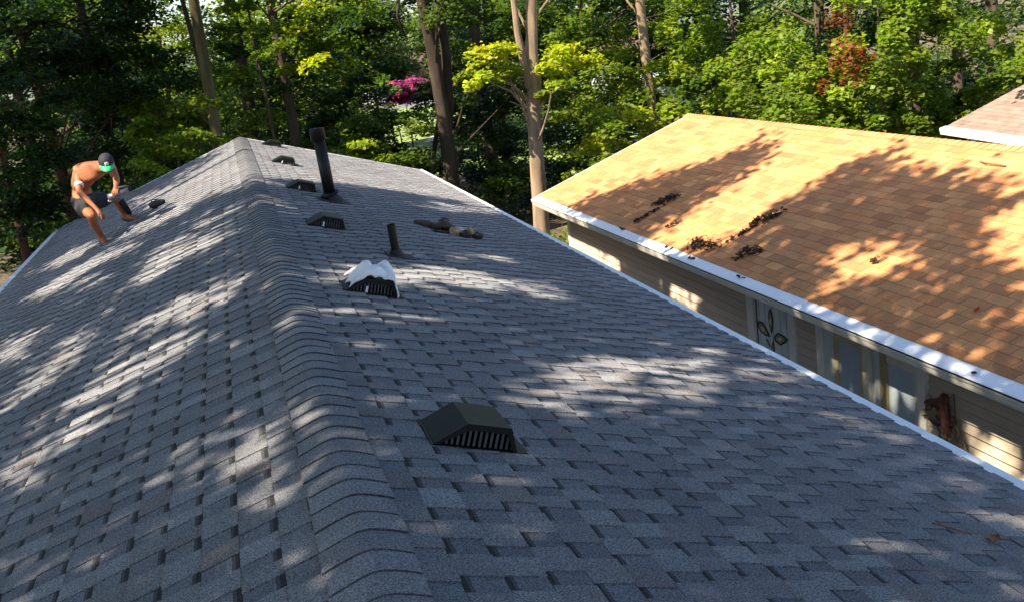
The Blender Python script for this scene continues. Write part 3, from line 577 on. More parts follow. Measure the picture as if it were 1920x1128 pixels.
def wbox(mb, ua, ub, oa, ob, za, zb, tone=(1, 1, 1)):
    lo, hi = min(ua, ub), max(ua, ub)
    mb.hexa([NV(lo, oa, za), NV(lo, ob, za), NV(hi, ob, za), NV(hi, oa, za), NV(lo, oa, zb), NV(lo, ob, zb), NV(hi, ob, zb), NV(hi, oa, zb)], tone)
def wpart(name, ua, ub, oa, ob, za, zb, m, parent, tone=(1, 1, 1)):
    mb = MB(); wbox(mb, ua, ub, oa, ob, za, zb, tone); return mb.build(name, M[m], parent, bevel=.002)
wpart('corner_trim', -.27, -.38, WO - .02, WO + .028, GZ, zs, 'trim', nh)
wpart('frieze_board', -.385, -21.5, WO - .012, WO - .006, zs - .045, zs - .001, 'trim', nh)
# ornamental glass panel
pn = wpart('glass_panel', -7.30, -8.14, WO + .02, WO + .026, -3.7, -1.95, 'panelglass', nh)
for nm, ua, ub in (('side_trim', -7.14, -7.30), ('side_trim', -8.14, -8.27)): wpart(nm, ua, ub, WO - .028, WO + .028, -3.75, zs, 'trim', pn)
wpart('top_trim', -7.302, -8.138, WO - .02, WO + .026, -1.95, zs, 'leadline', pn)
for uu in (-7.38, -7.52, -7.70, -7.88, -8.02): wpart('came', uu - .002, uu + .002, WO + .017, WO + .0195, -3.7, -1.952, 'leadline', pn)
wpart('came', -7.305, -7.325, WO + .012, WO + .0195, -3.7, -1.952, 'leadline', pn)
for (du, dz, ang, ln, wd) in ((-.0, .135, 90, .25, .10), (.165, .015, 20, .27, .12), (-.175, -.005, -12, .29, .12), (.0, -.19, -80, .26, .09), (.08, -.11, -140 + 180, .10, .04)):
    du, dz, ln, wd = du * 1.2, dz * 1.2, ln * 1.25, wd * 1.25; uc, zc = -7.66 + du, -2.44 + dz; a = math.radians(ang); ax = (math.cos(a), math.sin(a)); pr = (-ax[1], ax[0])
    for lay, (sc_, mm) in enumerate(((1.0, 'leadline'), (.66, 'amber'), (.25, 'panelglass'))):
        mb = MB(); prof = [(-.5, 0), (-.25, .3), (.1, .5), (.32, .32), (.5, 0), (.32, -.32), (.1, -.5), (-.25, -.3)]
        F_, B_ = [], []
        for (p0, p1) in prof:
            uu = uc + (ax[0] * p0 * ln + pr[0] * p1 * wd) * sc_; zz = zc + (ax[1] * p0 * ln + pr[1] * p1 * wd) * sc_
            F_.append(NV(uu, WO + .012 - .003 * lay, zz)); B_.append(NV(uu, WO + .019, zz))
        mb.add(F_ + B_, [tuple(range(8))[::-1]] + [(i, (i + 1) % 8, 8 + (i + 1) % 8, 8 + i) for i in range(8)]); mb.build('petal', M[mm], pn)
# window bay
wn_ = wpart('window', -8.75, -10.60, WO + .015, WO + .02, -3.75, zs, 'darkgap', nh)
wpart('side_trim', -8.74, -8.84, WO - .035, WO + .03, -3.75, zs, 'trim', wn_)
wpart('side_panel', -8.84, -9.05, WO - .01, WO + .018, -3.75, zs, 'trim', wn_, (.8, .85, .88))
wpart('head_trim', -9.05, -10.62, WO - .025, WO + .016, -1.99, zs - .0, 'gutter', wn_)
wpart('side_trim', -10.50, -10.62, WO - .035, WO + .03, -3.75, -1.991, 'trim', wn_)
wpart('sash', -9.05, -9.12, WO - .012, WO + .016, -3.7, -1.992, 'tanframe', wn_)
wpart('sash', -9.52, -9.60, WO - .012, WO + .016, -3.7, -1.992, 'tanframe', wn_)
wpart('mullion', -9.60, -9.72, WO - .03, WO + .016, -3.7, -1.992, 'trim', wn_, (.9, .85, .75))
wpart('mullion', -9.80, -9.88, WO - .02, WO + .014, -3.7, -2.04, 'trim', wn_, (.7, .78, .8))
wpart('sash', -9.88, -9.99, WO - .014, WO + .016, -3.7, -2.041, 'tanframe', wn_, (.8, .75, .65))
wpart('sash', -10.43, -10.50, WO - .016, WO + .016, -3.7, -1.992, 'trim', wn_, (.85, .85, .8))
wpart('sash_rail', -9.121, -9.519, WO - .010, WO + .014, -2.13, -1.993, 'tanframe', wn_)
wpart('sash_rail', -9.991, -10.429, WO - .010, WO + .014, -2.15, -1.993, 'trim', wn_, (.85, .8, .72))
wpart('pane', -9.121, -9.519, WO + .006, WO + .010, -3.7, -2.131, 'glass', wn_)
wpart('pane', -9.991, -10.429, WO + .006, WO + .010, -3.7, -2.151, 'glass', wn_)
wpart('pane', -9.721, -9.799, WO + .006, WO + .010, -3.7, -1.993, 'glass', wn_)
# wall ornament with wagon wheels
orn = empty('wall_ornament', tuple(NV(-10.9, WO - .03, -2.6))); tag(orn, 'rusty wagon-wheel wall ornament hung on the taupe siding right of the window', 'wall ornament')
def OV(u, o_, z): return NV(u, WO - .03 - o_, z)
m1 = MB(); m1.tube([OV(-10.93, .02, -2.20), OV(-10.90, .03, -2.27), OV(-10.80, .03, -2.31), OV(-10.66, .02, -2.34)], [.035, .05, .045, .02], 8, wob=.15); m1.tube([OV(-10.90, .02, -2.24), OV(-10.93, .02, -2.48), OV(-10.97, .01, -2.58)], [.045, .05, .03], 8, wob=.15); 
for (u_, z_, r_, t0_, t1_) in ((-10.70, -2.36, .05, 0, 300), (-10.84, -2.40, .04, 60, 330), (-10.98, -2.44, .035, 0, 280), (-10.88, -2.52, .05, 100, 380), (-11.06, -2.40, .04, -60, 200)):
    m1.tube([OV(u_ + r_ * math.cos(math.radians(a)), .035, z_ + r_ * math.sin(math.radians(a))) for a in np.linspace(t0_, t1_, 12)], .007, 5)
m1.build('figure', M['rust'], orn)
m1 = MB(); m1.ball(OV(-10.74, .01, -2.42), (.03, .095, .085), 12, 8); m1.build('drum', M['straw'], orn)
m1 = MB()
for k in range(9):
    a0 = math.radians(180 + k * 22); a1 = math.radians(180 + (k + 1) * 22); m1.tube([OV(-10.76 + .12 * math.cos(a0), .01, -2.42 + .11 * math.sin(a0)), OV(-10.76 + .12 * math.cos(a1), .01, -2.42 + .11 * math.sin(a1))], .014, 6, caps=False)
m1.build('hoop', M['rust'], orn)
m1 = MB(); m1.tube([OV(-10.60, .01, -2.44), OV(-10.63, .01, -2.48)], [.03, .04], 8); m1.build('knob', M['straw'], orn)
for (uu, zz, R_) in ((-10.93, -2.62, .10), (-11.10, -2.64, .088)):
    wh = empty('wheel', (0, 0, 0)); wh.parent = orn; wh.location = -orn.location
    m1 = MB(); m1.tube([OV(uu + R_ * math.cos(a), .02, zz + R_ * math.sin(a)) for a in np.linspace(0, 2 * math.pi, 25)], .009, 6, caps=False); m1.build('rim', M['straw'], wh, smooth=True)
    for a in np.arange(0, math.pi, math.pi / 4):
        m1 = MB(); m1.tube([OV(uu + R_ * math.cos(a), .02, zz + R_ * math.sin(a)), OV(uu - R_ * math.cos(a), .02, zz - R_ * math.sin(a))], .005, 5); m1.build('spoke', M['straw'], wh)
    m1 = MB(); m1.ball(OV(uu, .025, zz), .02, 8, 6); m1.build('hub', M['rust'], wh)
m1 = MB(); m1.tube([OV(-11.04, .02, -2.60), OV(-11.02, .02, -2.50), OV(-11.06, .02, -2.45), OV(-11.10, .02, -2.49), OV(-11.06, .02, -2.58)], .009, 6); m1.build('hook', M['straw'], orn)
m1 = MB(); m1.tube([OV(-11.02, .0, -2.16), OV(-11.05, .0, -2.62)], .008, 6); m1.build('rod', M['tool'], orn)
# leaf litter on the tan roof
def litter(u, w, ru, rw, n, label, slant=0.0, bits=30):
    mb = MB()
    for i in range(int(n * .7)):
        a = random.uniform(0, 6.3); r = math.sqrt(random.random()) * (1 if random.random() < .8 else 1.5); du, dw = ru * r * math.cos(a), rw * r * math.sin(a)
        uu, ww = u + du + slant * dw, max(w + dw, -.03); n_ = nN + rng.normal(0, .45, 3); v = random.uniform(.4, 2.2)
        curl(mb, NP(uu, ww, .014 + random.random() * .03), rng.normal(0, 1, 3), n_, random.uniform(.03, .07), random.uniform(.02, .045), (v * random.uniform(.9, 1.3), v, v * .9), .5)
    for i in range(bits // 3):
        uu, ww = u + random.uniform(-ru, ru) * 1.2 + slant * 0, w + random.uniform(-rw, rw) * .9; a = random.uniform(-.5, .5)
        mb.tube([NP(uu, ww, .018), NP(uu + .1 * math.sin(a), ww + .12 * math.cos(a), .022)], .003, 4, (.7, .7, .7))
    o = mb.build('leaf_litter', M['litter']); tag(o, label, 'leaf litter', 'clumps of dark leaves on the tan roof')
litter(-4.05, .80, .16, .17, 150, 'dark leaf clump on the tan roof, the one farthest up toward the far rake', -.3)
litter(-4.25, .38, .04, .26, 60, 'thin streak of dark leaves trailing down the tan roof from the farthest clump', .15)
litter(-6.75, .98, .13, .20, 130, 'dark leaf clump on the middle of the tan roof slope', -.25)
litter(-6.78, .62, .035, .20, 45, 'thin dark streak of leaves below the middle clump on the tan roof', .1)
litter(-6.45, .20, .30, .12, 130, 'wide patch of dark leaves just above the gutter guard of the tan roof')
litter(-7.45, .34, .16, .14, 90, 'small dark leaf patch above the gutter guard, nearer the ornamental panel')
litter(-5.2, .35, .05, .12, 20, 'few dark leaves between the two far clumps on the tan roof')
litter(-9.32, .78, .06, .025, 16, 'small curled dark leaves alone low on the tan roof')
for (u, w, lab) in ((-4.2, -.04, 'dark leaf bits on the gutter guard nearest its far end'), (-5.89, -.05, 'leaf bits on the gutter guard below the wide leaf patch'), (-6.66, -.07, 'largest leaf bits on the gutter guard, below the wide patch'), (-7.92, -.07, 'leaf bits on the gutter guard before the ornamental panel'), (-11.86, -.1, 'tiny dark leaf bit on the near end of the gutter guard')):
    mb = MB()
    for i in range(4 if u > -11 else 1):
        v = random.uniform(.4, 2); curl(mb, nO + nA * (u + random.uniform(-.08, .08)) + nB * (w - .005 + random.uniform(-.02, .02)) + np.array([0, 0, w * .35 + .008]), rng.normal(0, 1, 3), nN + rng.normal(0, .3, 3), .05, .035, (v, v, v), .5)
    tag(mb.build('leaf_litter', M['litter']), lab, 'leaf litter', 'leaf bits on the gutter guard')
mb = MB(); mb.tube([NP(-8.45, 2.86, .02), NP(-8.6, 2.82, .03), NP(-8.9, 2.83, .02)], .008, 5, (3, 2.5, 2)); tag(mb.build('twig', M['litter']), 'short dead twig high on the sunlit part of the tan roof', 'twig')
mb = MB(); curl(mb, NP(-11.15, .56, .02), (1, .3, 0), nN, .07, .05, (9, 2.6, 1.2), .5); tag(mb.build('fallen_leaf', M['litter']), 'lone red-brown leaf low on the near part of the tan roof', 'leaf')

# ------------------------------------------------------------------ third house, beyond the tan roof
h3 = empty('brown_roof_house', (17, 14, GZ)); tag(h3, 'house with a light brown roof beyond the tan roof, only its corner showing', 'house')
a3 = np.array([12.6, 17.6, -1.35]); v3 = np.array([-.1235, -.9923, 0]); p3 = np.array([.9923, -.1235, 0]); s3 = math.atan(.37)
up3 = p3 * math.cos(s3) + np.array([0, 0, math.sin(s3)]); n3 = np.cross(v3, up3); n3 = n3 if n3[2] > 0 else -n3
def TP(u, w, h=0): return a3 + v3 * u + up3 * w + n3 * h
L3, W3 = 14, 3.9
mb = MB(); mb.hexa([TP(0, 0, -.04), TP(0, W3, -.04), TP(L3, W3, -.04), TP(L3, 0, -.04), TP(0, 0, 0), TP(0, W3, 0), TP(L3, W3, 0), TP(L3, 0, 0)][::1], (.7, .7, .7))
r3 = TP(0, W3, 0) + 0
q3 = lambda u, w: TP(u, W3, 0) + (p3 * math.cos(s3) - np.array([0, 0, math.sin(s3)])) * w
mb.add([q3(0, 0), q3(0, W3), q3(L3, W3), q3(L3, 0)], [(0, 1, 2, 3)]); roof3 = mb.build('roof', M['pink'], h3)
mb = MB(); k = 0
while .127 * k < W3 - .05:
    w0 = .127 * k; u = -(k % 2) * .1525
    while u < L3:
        ua, ub = max(u + .003, 0), min(u + .302, L3); v = random.uniform(.82, 1.15)
        if ub > ua + .02: mb.hexa([TP(ua, w0, .001), TP(ua, min(w0 + .14, W3), .001), TP(ub, min(w0 + .14, W3), .001), TP(ub, w0, .001), TP(ua, w0, .010), TP(ua, min(w0 + .14, W3), .003), TP(ub, min(w0 + .14, W3), .003), TP(ub, w0, .010)], (v, v * random.uniform(.96, 1), v), bottom=False)
        u += .305
    k += 1
tag(mb.build('shingles', M['pink'], roof3), None, None, None, 'stuff')
def tprof(name, prof, m, ua=-.03, ub=L3):
    b_ = MB(); n = len(prof); P = [a3 + v3 * u_ + p3 * x + np.array([0, 0, z]) for u_ in (ua, ub) for x, z in prof]
    b_.add(P, [(i, (i + 1) % n, n + (i + 1) % n, n + i) for i in range(n)] + [tuple(range(n))[::-1], tuple(range(n, 2 * n))]); return b_.build(name, m, h3)
tprof('gutter', [(0, .012), (-.11, -.012), (-.12, -.03), (-.10, -.13), (0, -.13)], M['white'])
tprof('soffit', [(0, -.14), (.5, -.14), (.5, -.16), (0, -.16)], M['soffit'])
mb = MB(); b0 = [a3 + v3 * .3 + p3 * .45, a3 + v3 * .3 + p3 * 6.9, a3 + v3 * L3 + p3 * 6.9, a3 + v3 * L3 + p3 * .45]
mb.hexa([np.array([q[0], q[1], GZ]) for q in b0] + [np.array([q[0], q[1], -1.76]) for q in b0]); mb.build('wall', M['brownwall'], h3)
mb = MB(); mb.tube([a3 + v3 * .9 + p3 * -.02 + (0, 0, -.14), a3 + v3 * .95 + p3 * .2 + (0, 0, -.38), a3 + v3 * .97 + p3 * .38 + (0, 0, -.5), a3 + v3 * .97 + p3 * .38 + (0, 0, -2.2)], .04, 8); mb.build('downspout', M['white'], h3)
mb = MB(); q = a3 + v3 * 1.75 + p3 * .40; mb.hexa([np.array(c) for c in [(q[0] - .0, q[1] - .16, -3.8), (q[0] + .05, q[1] - .16, -3.8), (q[0] + .05, q[1] + .16, -3.8), (q[0], q[1] + .16, -3.8), (q[0], q[1] - .16, -1.92), (q[0] + .05, q[1] - .16, -1.92), (q[0] + .05, q[1] + .16, -1.92), (q[0], q[1] + .16, -1.92)]]); mb.build('post', M['trim'], h3)

# ------------------------------------------------------------------ far pale house glimpsed through the leaves
def far_house(name, c, w, d, h, label, m, yaw=0):
    e = empty(name, (c[0], c[1], GZ)); tag(e, label, 'house'); cy, sy = math.cos(yaw), math.sin(yaw)
    T_ = lambda x, y, z: np.array([c[0] + x * cy - y * sy, c[1] + x * sy + y * cy, z])
    mb = MB(); mb.hexa([T_(-w, -d, GZ), T_(w, -d, GZ), T_(w, d, GZ), T_(-w, d, GZ), T_(-w, -d, GZ + h), T_(w, -d, GZ + h), T_(w, d, GZ + h), T_(-w, d, GZ + h)]); mb.build('wall', M[m], e)
    mb = MB(); o_ = .5
    mb.add([T_(-w - o_, -d - o_, GZ + h), T_(w + o_, -d - o_, GZ + h), T_(w + o_, 0, GZ + h + 2.2), T_(-w - o_, 0, GZ + h + 2.2), T_(-w - o_, d + o_, GZ + h), T_(w + o_, d + o_, GZ + h)], [(0, 1, 2, 3), (3, 2, 5, 4), (0, 3, 4), (1, 5, 2)]); mb.build('roof', M['brownwall'], e)
    for x in np.arange(-w + 1.2, w - .6, 2.4):
        mb = MB(); mb.hexa([T_(x, -d - .04, GZ + 1), T_(x + 1.1, -d - .04, GZ + 1), T_(x + 1.1, -d, GZ + 1), T_(x, -d, GZ + 1), T_(x, -d - .04, GZ + 2.3), T_(x + 1.1, -d - .04, GZ + 2.3), T_(x + 1.1, -d, GZ + 2.3), T_(x, -d, GZ + 2.3)]); mb.build('window', M['glass'], e)
far_house('far_house', at(1168, 100, 74), 2.2, 2.5, 2.7, 'pale house glimpsed through the maples right of the forked tan trunk', 'paleside', -.2)
far_house('far_house', at(775, 150, 92), 4, 3, 2.6, 'distant pale house behind the purple flowering shrub', 'paleside', .1)
# ------------------------------------------------------------------ leaves
def leaves(c, R, n, size, col_, flat=.22, tilt=.45, axis=None, vary=.22):
    """one spray: n leaves spread over a flattened, slightly drooping disc"""
    r = np.sqrt(rng.random(n)) * R; a = rng.random(n) * 2 * np.pi
    x, y = r * np.cos(a), r * np.sin(a); z = rng.normal(0, flat * R * .5, n) - .25 * r * r / R
    if axis is not None:
        tx, ty = axis; z = z + tx * x + ty * y
    P = np.stack([x, y, z], 1) + np.asarray(c)
    nr = np.stack([rng.normal(0, tilt, n) + .25 * x / R, rng.normal(0, tilt, n) + .25 * y / R, np.ones(n)], 1); nr /= np.linalg.norm(nr, axis=1)[:, None]
    d = rng.normal(0, 1, (n, 3)); d -= nr * (d * nr).sum(1)[:, None]; d /= np.linalg.norm(d, axis=1)[:, None]; s = np.cross(nr, d)
    L = size * rng.uniform(.65, 1.25, n)[:, None]; Wd = L * rng.uniform(.7, 1.0, n)[:, None]
    cc = np.asarray(col_) * (1 + rng.normal(0, vary, n))[:, None] * (1 + rng.normal(0, .06, (n, 3))); cc = np.clip(cc, .005, .9)
    q = np.stack([P - d * L * .5, P + s * Wd * .5 + d * L * .05 + nr * L * .10, P + d * L * .5 - nr * L * .12, P - s * Wd * .5 + d * L * .05 + nr * L * .10], 1)
    return q, cc
def lobed(q):   # turn some kites into three-pointed blades by pulling the tip and sides
    return q
def leaf_object(name, chunks, parent=None, m=None, kind=None):
    Q = np.concatenate([c[0] for c in chunks]); Cc = np.concatenate([c[1] for c in chunks]); n = len(Q)
    me = bpy.data.meshes.new(name); me.vertices.add(n * 4); me.vertices.foreach_set('co', Q.reshape(-1).astype(np.float32))
    me.loops.add(n * 4); me.loops.foreach_set('vertex_index', np.arange(n * 4, dtype=np.int32))
    me.polygons.add(n); me.polygons.foreach_set('loop_start', np.arange(0, n * 4, 4, dtype=np.int32))
    me.materials.append(m or M['leaf']); ca = me.color_attributes.new('tone', 'FLOAT_COLOR', 'CORNER')
    ca.data.foreach_set('color', np.repeat(np.concatenate([Cc, np.ones((n, 1))], 1), 4, axis=0).ravel().astype(np.float32))
    me.update(calc_edges=True); o = bpy.data.objects.new(name, me); col.objects.link(o)
    if parent: link(o, parent)
    if kind: o['kind'] = kind
    return o
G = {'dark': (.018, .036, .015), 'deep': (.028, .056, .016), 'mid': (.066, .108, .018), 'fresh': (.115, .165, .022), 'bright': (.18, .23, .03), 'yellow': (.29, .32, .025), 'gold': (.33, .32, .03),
     'pale': (.13, .17, .07), 'grey': (.07, .095, .055), 'orange': (.17, .055, .025), 'gold2': (.12, .045, .02), 'purple': (.34, .055, .30), 'pinkish': (.45, .30, .32), 'olive': (.07, .09, .025)}  # dark, deep for shaded crowns, fresh, bright for sunlit: light put into leaf colour
def limb(mb, p0, p1, r0, r1, sag=.15):
    p0, p1 = np.array(p0), np.array(p1); m_ = (p0 + p1) / 2 + np.array([rng.normal(0, .12), rng.normal(0, .12), sag]); mb.tube([p0, (p0 + m_) / 2 + rng.normal(0, .03, 3), m_, (m_ + p1) / 2 + rng.normal(0, .03, 3), p1], [r0, r0 * .85, (r0 + r1) / 2, (r0 * .3 + r1 * .7), r1], 6, caps=False)
NLEAF = [0]
def tree(name, label, cat, base, top, r, bark, zones, group=None, stems=None, size=.125, limbs=True, flat=.26, trunkpath=None, limbshare=.22):
    """base, top: trunk ends; zones: (centre, half sizes, sprays, spray radius, leaves per spray, palette)"""
    e = empty(name, (base[0], base[1], base[2])); tag(e, label, cat, group)
    base, top = np.array(base, float), np.array(top, float); mb = MB()
    path = trunkpath or [base + (top - base) * t_ + np.array([.10 * math.sin(t_ * 5 + base[0]) * t_, .06 * math.sin(t_ * 4 + base[1]), 0]) for t_ in np.linspace(0, 1, 10)]
    tp_ = .9 if r < .125 else .45
    rr = [r * (1.25 if i == 0 else 1 - tp_ * i / 9) for i in range(len(path))]
    mb.tube(path, rr, 12, wob=.07)
    for st in (stems or []): mb.tube([np.array(p) for p in st[0]], st[1], 9, wob=.06)
    ch = []
    for (c, hs, ns, R, nl, palette) in zones:
        c, hs = np.array(c), np.array(hs)
        for i in range(ns):
            u = rng.uniform(-1, 1, 3); p = c + u * hs; pl = palette[rng.integers(len(palette))]; RR = R * rng.uniform(.6, 1.25)
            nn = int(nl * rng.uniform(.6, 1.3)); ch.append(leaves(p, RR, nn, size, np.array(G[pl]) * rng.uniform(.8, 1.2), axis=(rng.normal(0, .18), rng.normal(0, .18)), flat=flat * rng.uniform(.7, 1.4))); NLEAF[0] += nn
            if limbs and rng.random() < limbshare:
                tt = min(max((p[2] - base[2]) / max(top[2] - base[2], .1) - .12 * rng.random() - .05, .08), .98); q = path[0] * 0
                j = tt * (len(path) - 1); j0 = int(j); q = np.array(path[j0]) * (1 - (j - j0)) + np.array(path[min(j0 + 1, len(path) - 1)]) * (j - j0)
                if np.linalg.norm(p - q) < 7: limb(mb, q, p, min(.035, r * .22), .006)
    mb.build('trunk', M[bark], e, smooth=True)
    if ch: leaf_object('crown', ch, e)
    return e
def Z(px0, px1, py0, py1, d0, d1):
    """a box of space seen between those places at distances d0..d1"""
    P = np.array([at(x, y, d) for x in (px0, px1) for y in (py0, py1) for d in (d0, d1)]); return (P.min(0) + P.max(0)) / 2, (P.max(0) - P.min(0)) / 2
def onground(px, d, py=300):
    p = at(px, py, d); return np.array([p[0], p[1], GZ])
def tr(name, label, cat, px, d, topz, r, bark, zs_, lean=(0, 0), **k):
    b0 = onground(px, d); t0 = b0 + np.array([lean[0], lean[1], topz - GZ]); return tree(name, label, cat, b0, t0, r, bark, [(*Z(*z[0]), *z[1:]) for z in zs_], **k)
mapleg = 'maples in the wood behind the houses'
# --- the left side: shaded, dark
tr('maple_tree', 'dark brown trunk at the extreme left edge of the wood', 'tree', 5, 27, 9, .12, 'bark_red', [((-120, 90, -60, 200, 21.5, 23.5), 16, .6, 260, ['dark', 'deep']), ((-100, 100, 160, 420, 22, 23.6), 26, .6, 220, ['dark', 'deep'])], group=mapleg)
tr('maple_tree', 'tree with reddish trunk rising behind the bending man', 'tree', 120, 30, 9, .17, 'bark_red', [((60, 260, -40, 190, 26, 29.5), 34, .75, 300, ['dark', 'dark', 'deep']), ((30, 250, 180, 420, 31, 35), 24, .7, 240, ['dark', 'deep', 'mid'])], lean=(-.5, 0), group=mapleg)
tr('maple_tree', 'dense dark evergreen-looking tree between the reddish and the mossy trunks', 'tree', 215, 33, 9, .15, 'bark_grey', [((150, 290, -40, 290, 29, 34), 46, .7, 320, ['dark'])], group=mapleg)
tr('maple_tree', 'straight mossy trunk lit yellow, rising behind the far end of the grey ridge', 'tree', 410, 26, 9, .155, 'bark_moss', [((300, 520, -160, -20, 24, 28), 10, .7, 240, ['deep', 'mid']), ((280, 390, 100, 260, 28, 31), 12, .55, 220, ['mid', 'fresh', 'deep'])], lean=(.12, 0), group=mapleg, stems=None)
tr('maple_tree', 'slim dark trunk just right of the mossy trunk', 'tree', 436, 29.5, 8, .12, 'bark_grey', [((420, 500, 30, 230, 28, 31), 12, .6, 240, ['mid', 'fresh', 'deep'])], lean=(-.9, 0), group=mapleg)
tr('maple_sapling', 'yellow-green maple crown lit against the sky gap left of the mossy trunk', 'tree', 340, 44, 6, .10, 'bark_grey', [((285, 370, 55, 110, 42, 45), 18, .6, 240, ['yellow', 'bright', 'bright'])], group=mapleg)
tr('maple_sapling', 'fresh green understory maple above the far left roof edge', 'tree', 330, 27, 1.5, .07, 'bark_grey', [((270, 410, 175, 285, 25, 28), 24, .45, 220, ['bright', 'bright', 'fresh'])], group=mapleg)
# --- centre left
tr('maple_tree', 'broad green maple above the tall flue pipe', 'tree', 560, 30, 9, .16, 'bark_grey', [((450, 690, -120, 110, 27, 31), 40, .75, 280, ['mid', 'fresh', 'deep', 'bright']), ((470, 700, 90, 300, 30, 35), 40, .7, 260, ['deep', 'mid', 'dark', 'fresh'])], group=mapleg)
tr('maple_sapling', 'low maple with yellow-green leaf tips right of the flue pipe top', 'tree', 690, 29, 1, .06, 'bark_grey', [((620, 760, 240, 320, 26.5, 29), 14, .5, 200, ['bright', 'fresh', 'mid']), ((580, 760, 190, 250, 29, 32), 16, .6, 220, ['deep', 'mid'])], group=mapleg)
tr('maple_sapling', 'yellow-green maple spray hanging high left of the sky gap', 'tree', 520, 28, 5, .07, 'bark_grey', [((480, 600, 20, 120, 26, 27.5), 9, .45, 150, ['bright', 'yellow', 'fresh'])], group=mapleg)
# --- the twin-stemmed leaning tree
b2 = at(862, 400, 27); b2[2] = GZ; p1 = [b2, at(858, 380, 27), at(848, 340, 26.95), at(838, 270, 26.9), at(828, 200, 26.9), at(812, 100, 26.8), at(797, 30, 26.8), at(780, -60, 26.7), at(760, -260, 26.6)]
st = [([at(838, 270, 27.05), at(842, 200, 27.1), at(836, 100, 27.2), at(822, 0, 27.3), at(815, -120, 27.4)], [.12, .13, .12, .11, .08]), ([at(800, 420, 27.6), at(812, 300, 27.5), at(820, 240, 27.3), at(830, 200, 27.2)], [.07, .06, .06, .05]), ([at(752, -40, 27), at(745, 30, 27.4), at(760, 70, 27.5)], [.04, .03, .02])]
tree('leaning_tree', 'grey twin-stemmed trunk leaning left behind the grey roof corner', 'tree', b2, p1[-1], .21, 'bark_shaded', [(*Z(760, 900, -200, 10, 25, 29), 14, .8, 260, ['deep', 'mid']), (*Z(860, 960, 20, 90, 29, 32), 12, .6, 240, ['mid', 'deep']), (*Z(820, 940, 120, 220, 29, 32), 12, .6, 200, ['deep', 'mid', 'olive'])], stems=st, trunkpath=p1)
tr('maple_sapling', 'slender dark understory trees below the lawn view', 'tree', 775, 31, 0, .06, 'bark_grey', [((700, 800, 200, 320, 29, 32), 10, .55, 220, ['dark', 'deep'])], group=mapleg)
# --- forked tan trunk with yellow maple
b3 = at(1016, 440, 25); b3[2] = GZ; fk = at(1003, 150, 25)
p3_ = [b3, at(1016, 437, 25), at(1010, 350, 25), at(1004, 270, 25), at(999, 200, 25), fk, at(998, 100, 25), at(997, 50, 25), at(996, -60, 25.1), at(1000, -250, 25.2)]
st = [([at(994, 165, 24.95), at(982, 120, 24.9), at(970, 60, 24.8), at(963, 0, 24.8), at(955, -120, 24.7)], [.11, .09, .075, .065, .05]), ([at(990, 150, 25), at(965, 130, 24.9), at(930, 150, 24.8)], [.03, .02, .012]), ([at(1003, 180, 25), at(1040, 165, 24.8), at(1080, 175, 24.6)], [.03, .02, .012]), ([at(992, 205, 25), at(955, 190, 24.8)], [.02, .012])]
tree('forked_tree', 'tan sunlit forked trunk with yellow boughs, between the grey and the tan roofs', 'tree', b3, p3_[-1], .20, 'bark_tan', [(*Z(900, 1120, -220, -40, 24, 27), 14, .8, 240, ['mid', 'fresh']), (*Z(880, 955, 96, 112, 24.2, 25), 8, .30, 130, ['yellow', 'yellow', 'gold']), (*Z(872, 945, 128, 146, 24, 25), 7, .26, 120, ['yellow', 'yellow', 'bright']), (*Z(1022, 1085, 94, 120, 23.8, 24.8), 10, .30, 130, ['yellow', 'yellow', 'gold']), (*Z(1022, 1055, 145, 172, 23.8, 24.6), 6, .24, 110, ['yellow', 'bright', 'yellow'])], stems=st, trunkpath=p3_, size=.115, flat=.36)
tr('maple_tree', 'bushy green maple between the forked trunk and the slim sunlit trunk', 'tree', 1120, 31, 7, .11, 'bark_grey', [((1060, 1215, 60, 180, 25.5, 28), 24, .45, 240, ['fresh', 'bright', 'fresh']), ((1040, 1230, -40, 60, 28, 33), 24, .7, 240, ['mid', 'fresh', 'deep']), ((1040, 1240, -40, 120, 32, 37), 38, .7, 260, ['mid', 'fresh', 'deep'])], group=mapleg)
tr('maple_sapling', 'yellow-tipped young maple beside the far rake of the tan roof', 'tree', 1170, 27, 0, .05, 'bark_grey', [((1100, 1250, 215, 262, 24.5, 27), 16, .42, 180, ['bright', 'yellow', 'fresh']), ((1060, 1240, 170, 300, 28, 31), 26, .6, 220, ['deep', 'mid', 'fresh'])], group=mapleg)
tr('shrub', 'sunlit green shrub in the gap behind the corner of the taupe house', 'shrub', 1048, 22.2, -2.6, .03, 'bark_grey', [((1028, 1072, 390, 500, 21.2, 22.5), 10, .3, 120, ['fresh', 'bright', 'mid'])], size=.10)
tr('slim_tree', 'slim pale trunk rising just left of the tan roof peak', 'tree', 1238, 26.2, 9, .13, 'bark_tan', [((1150, 1320, -240, -60, 25, 28), 10, .7, 240, ['mid', 'fresh'])], lean=(-.26, 0))
tr('maple_tree', 'thick dark trunk in shade at the top of the wood', 'tree', 1345, 38, 9, .30, 'bark_grey', [((1250, 1450, -60, 120, 36, 40), 30, .8, 260, ['deep', 'dark'])], lean=(-.5, 0), group=mapleg)
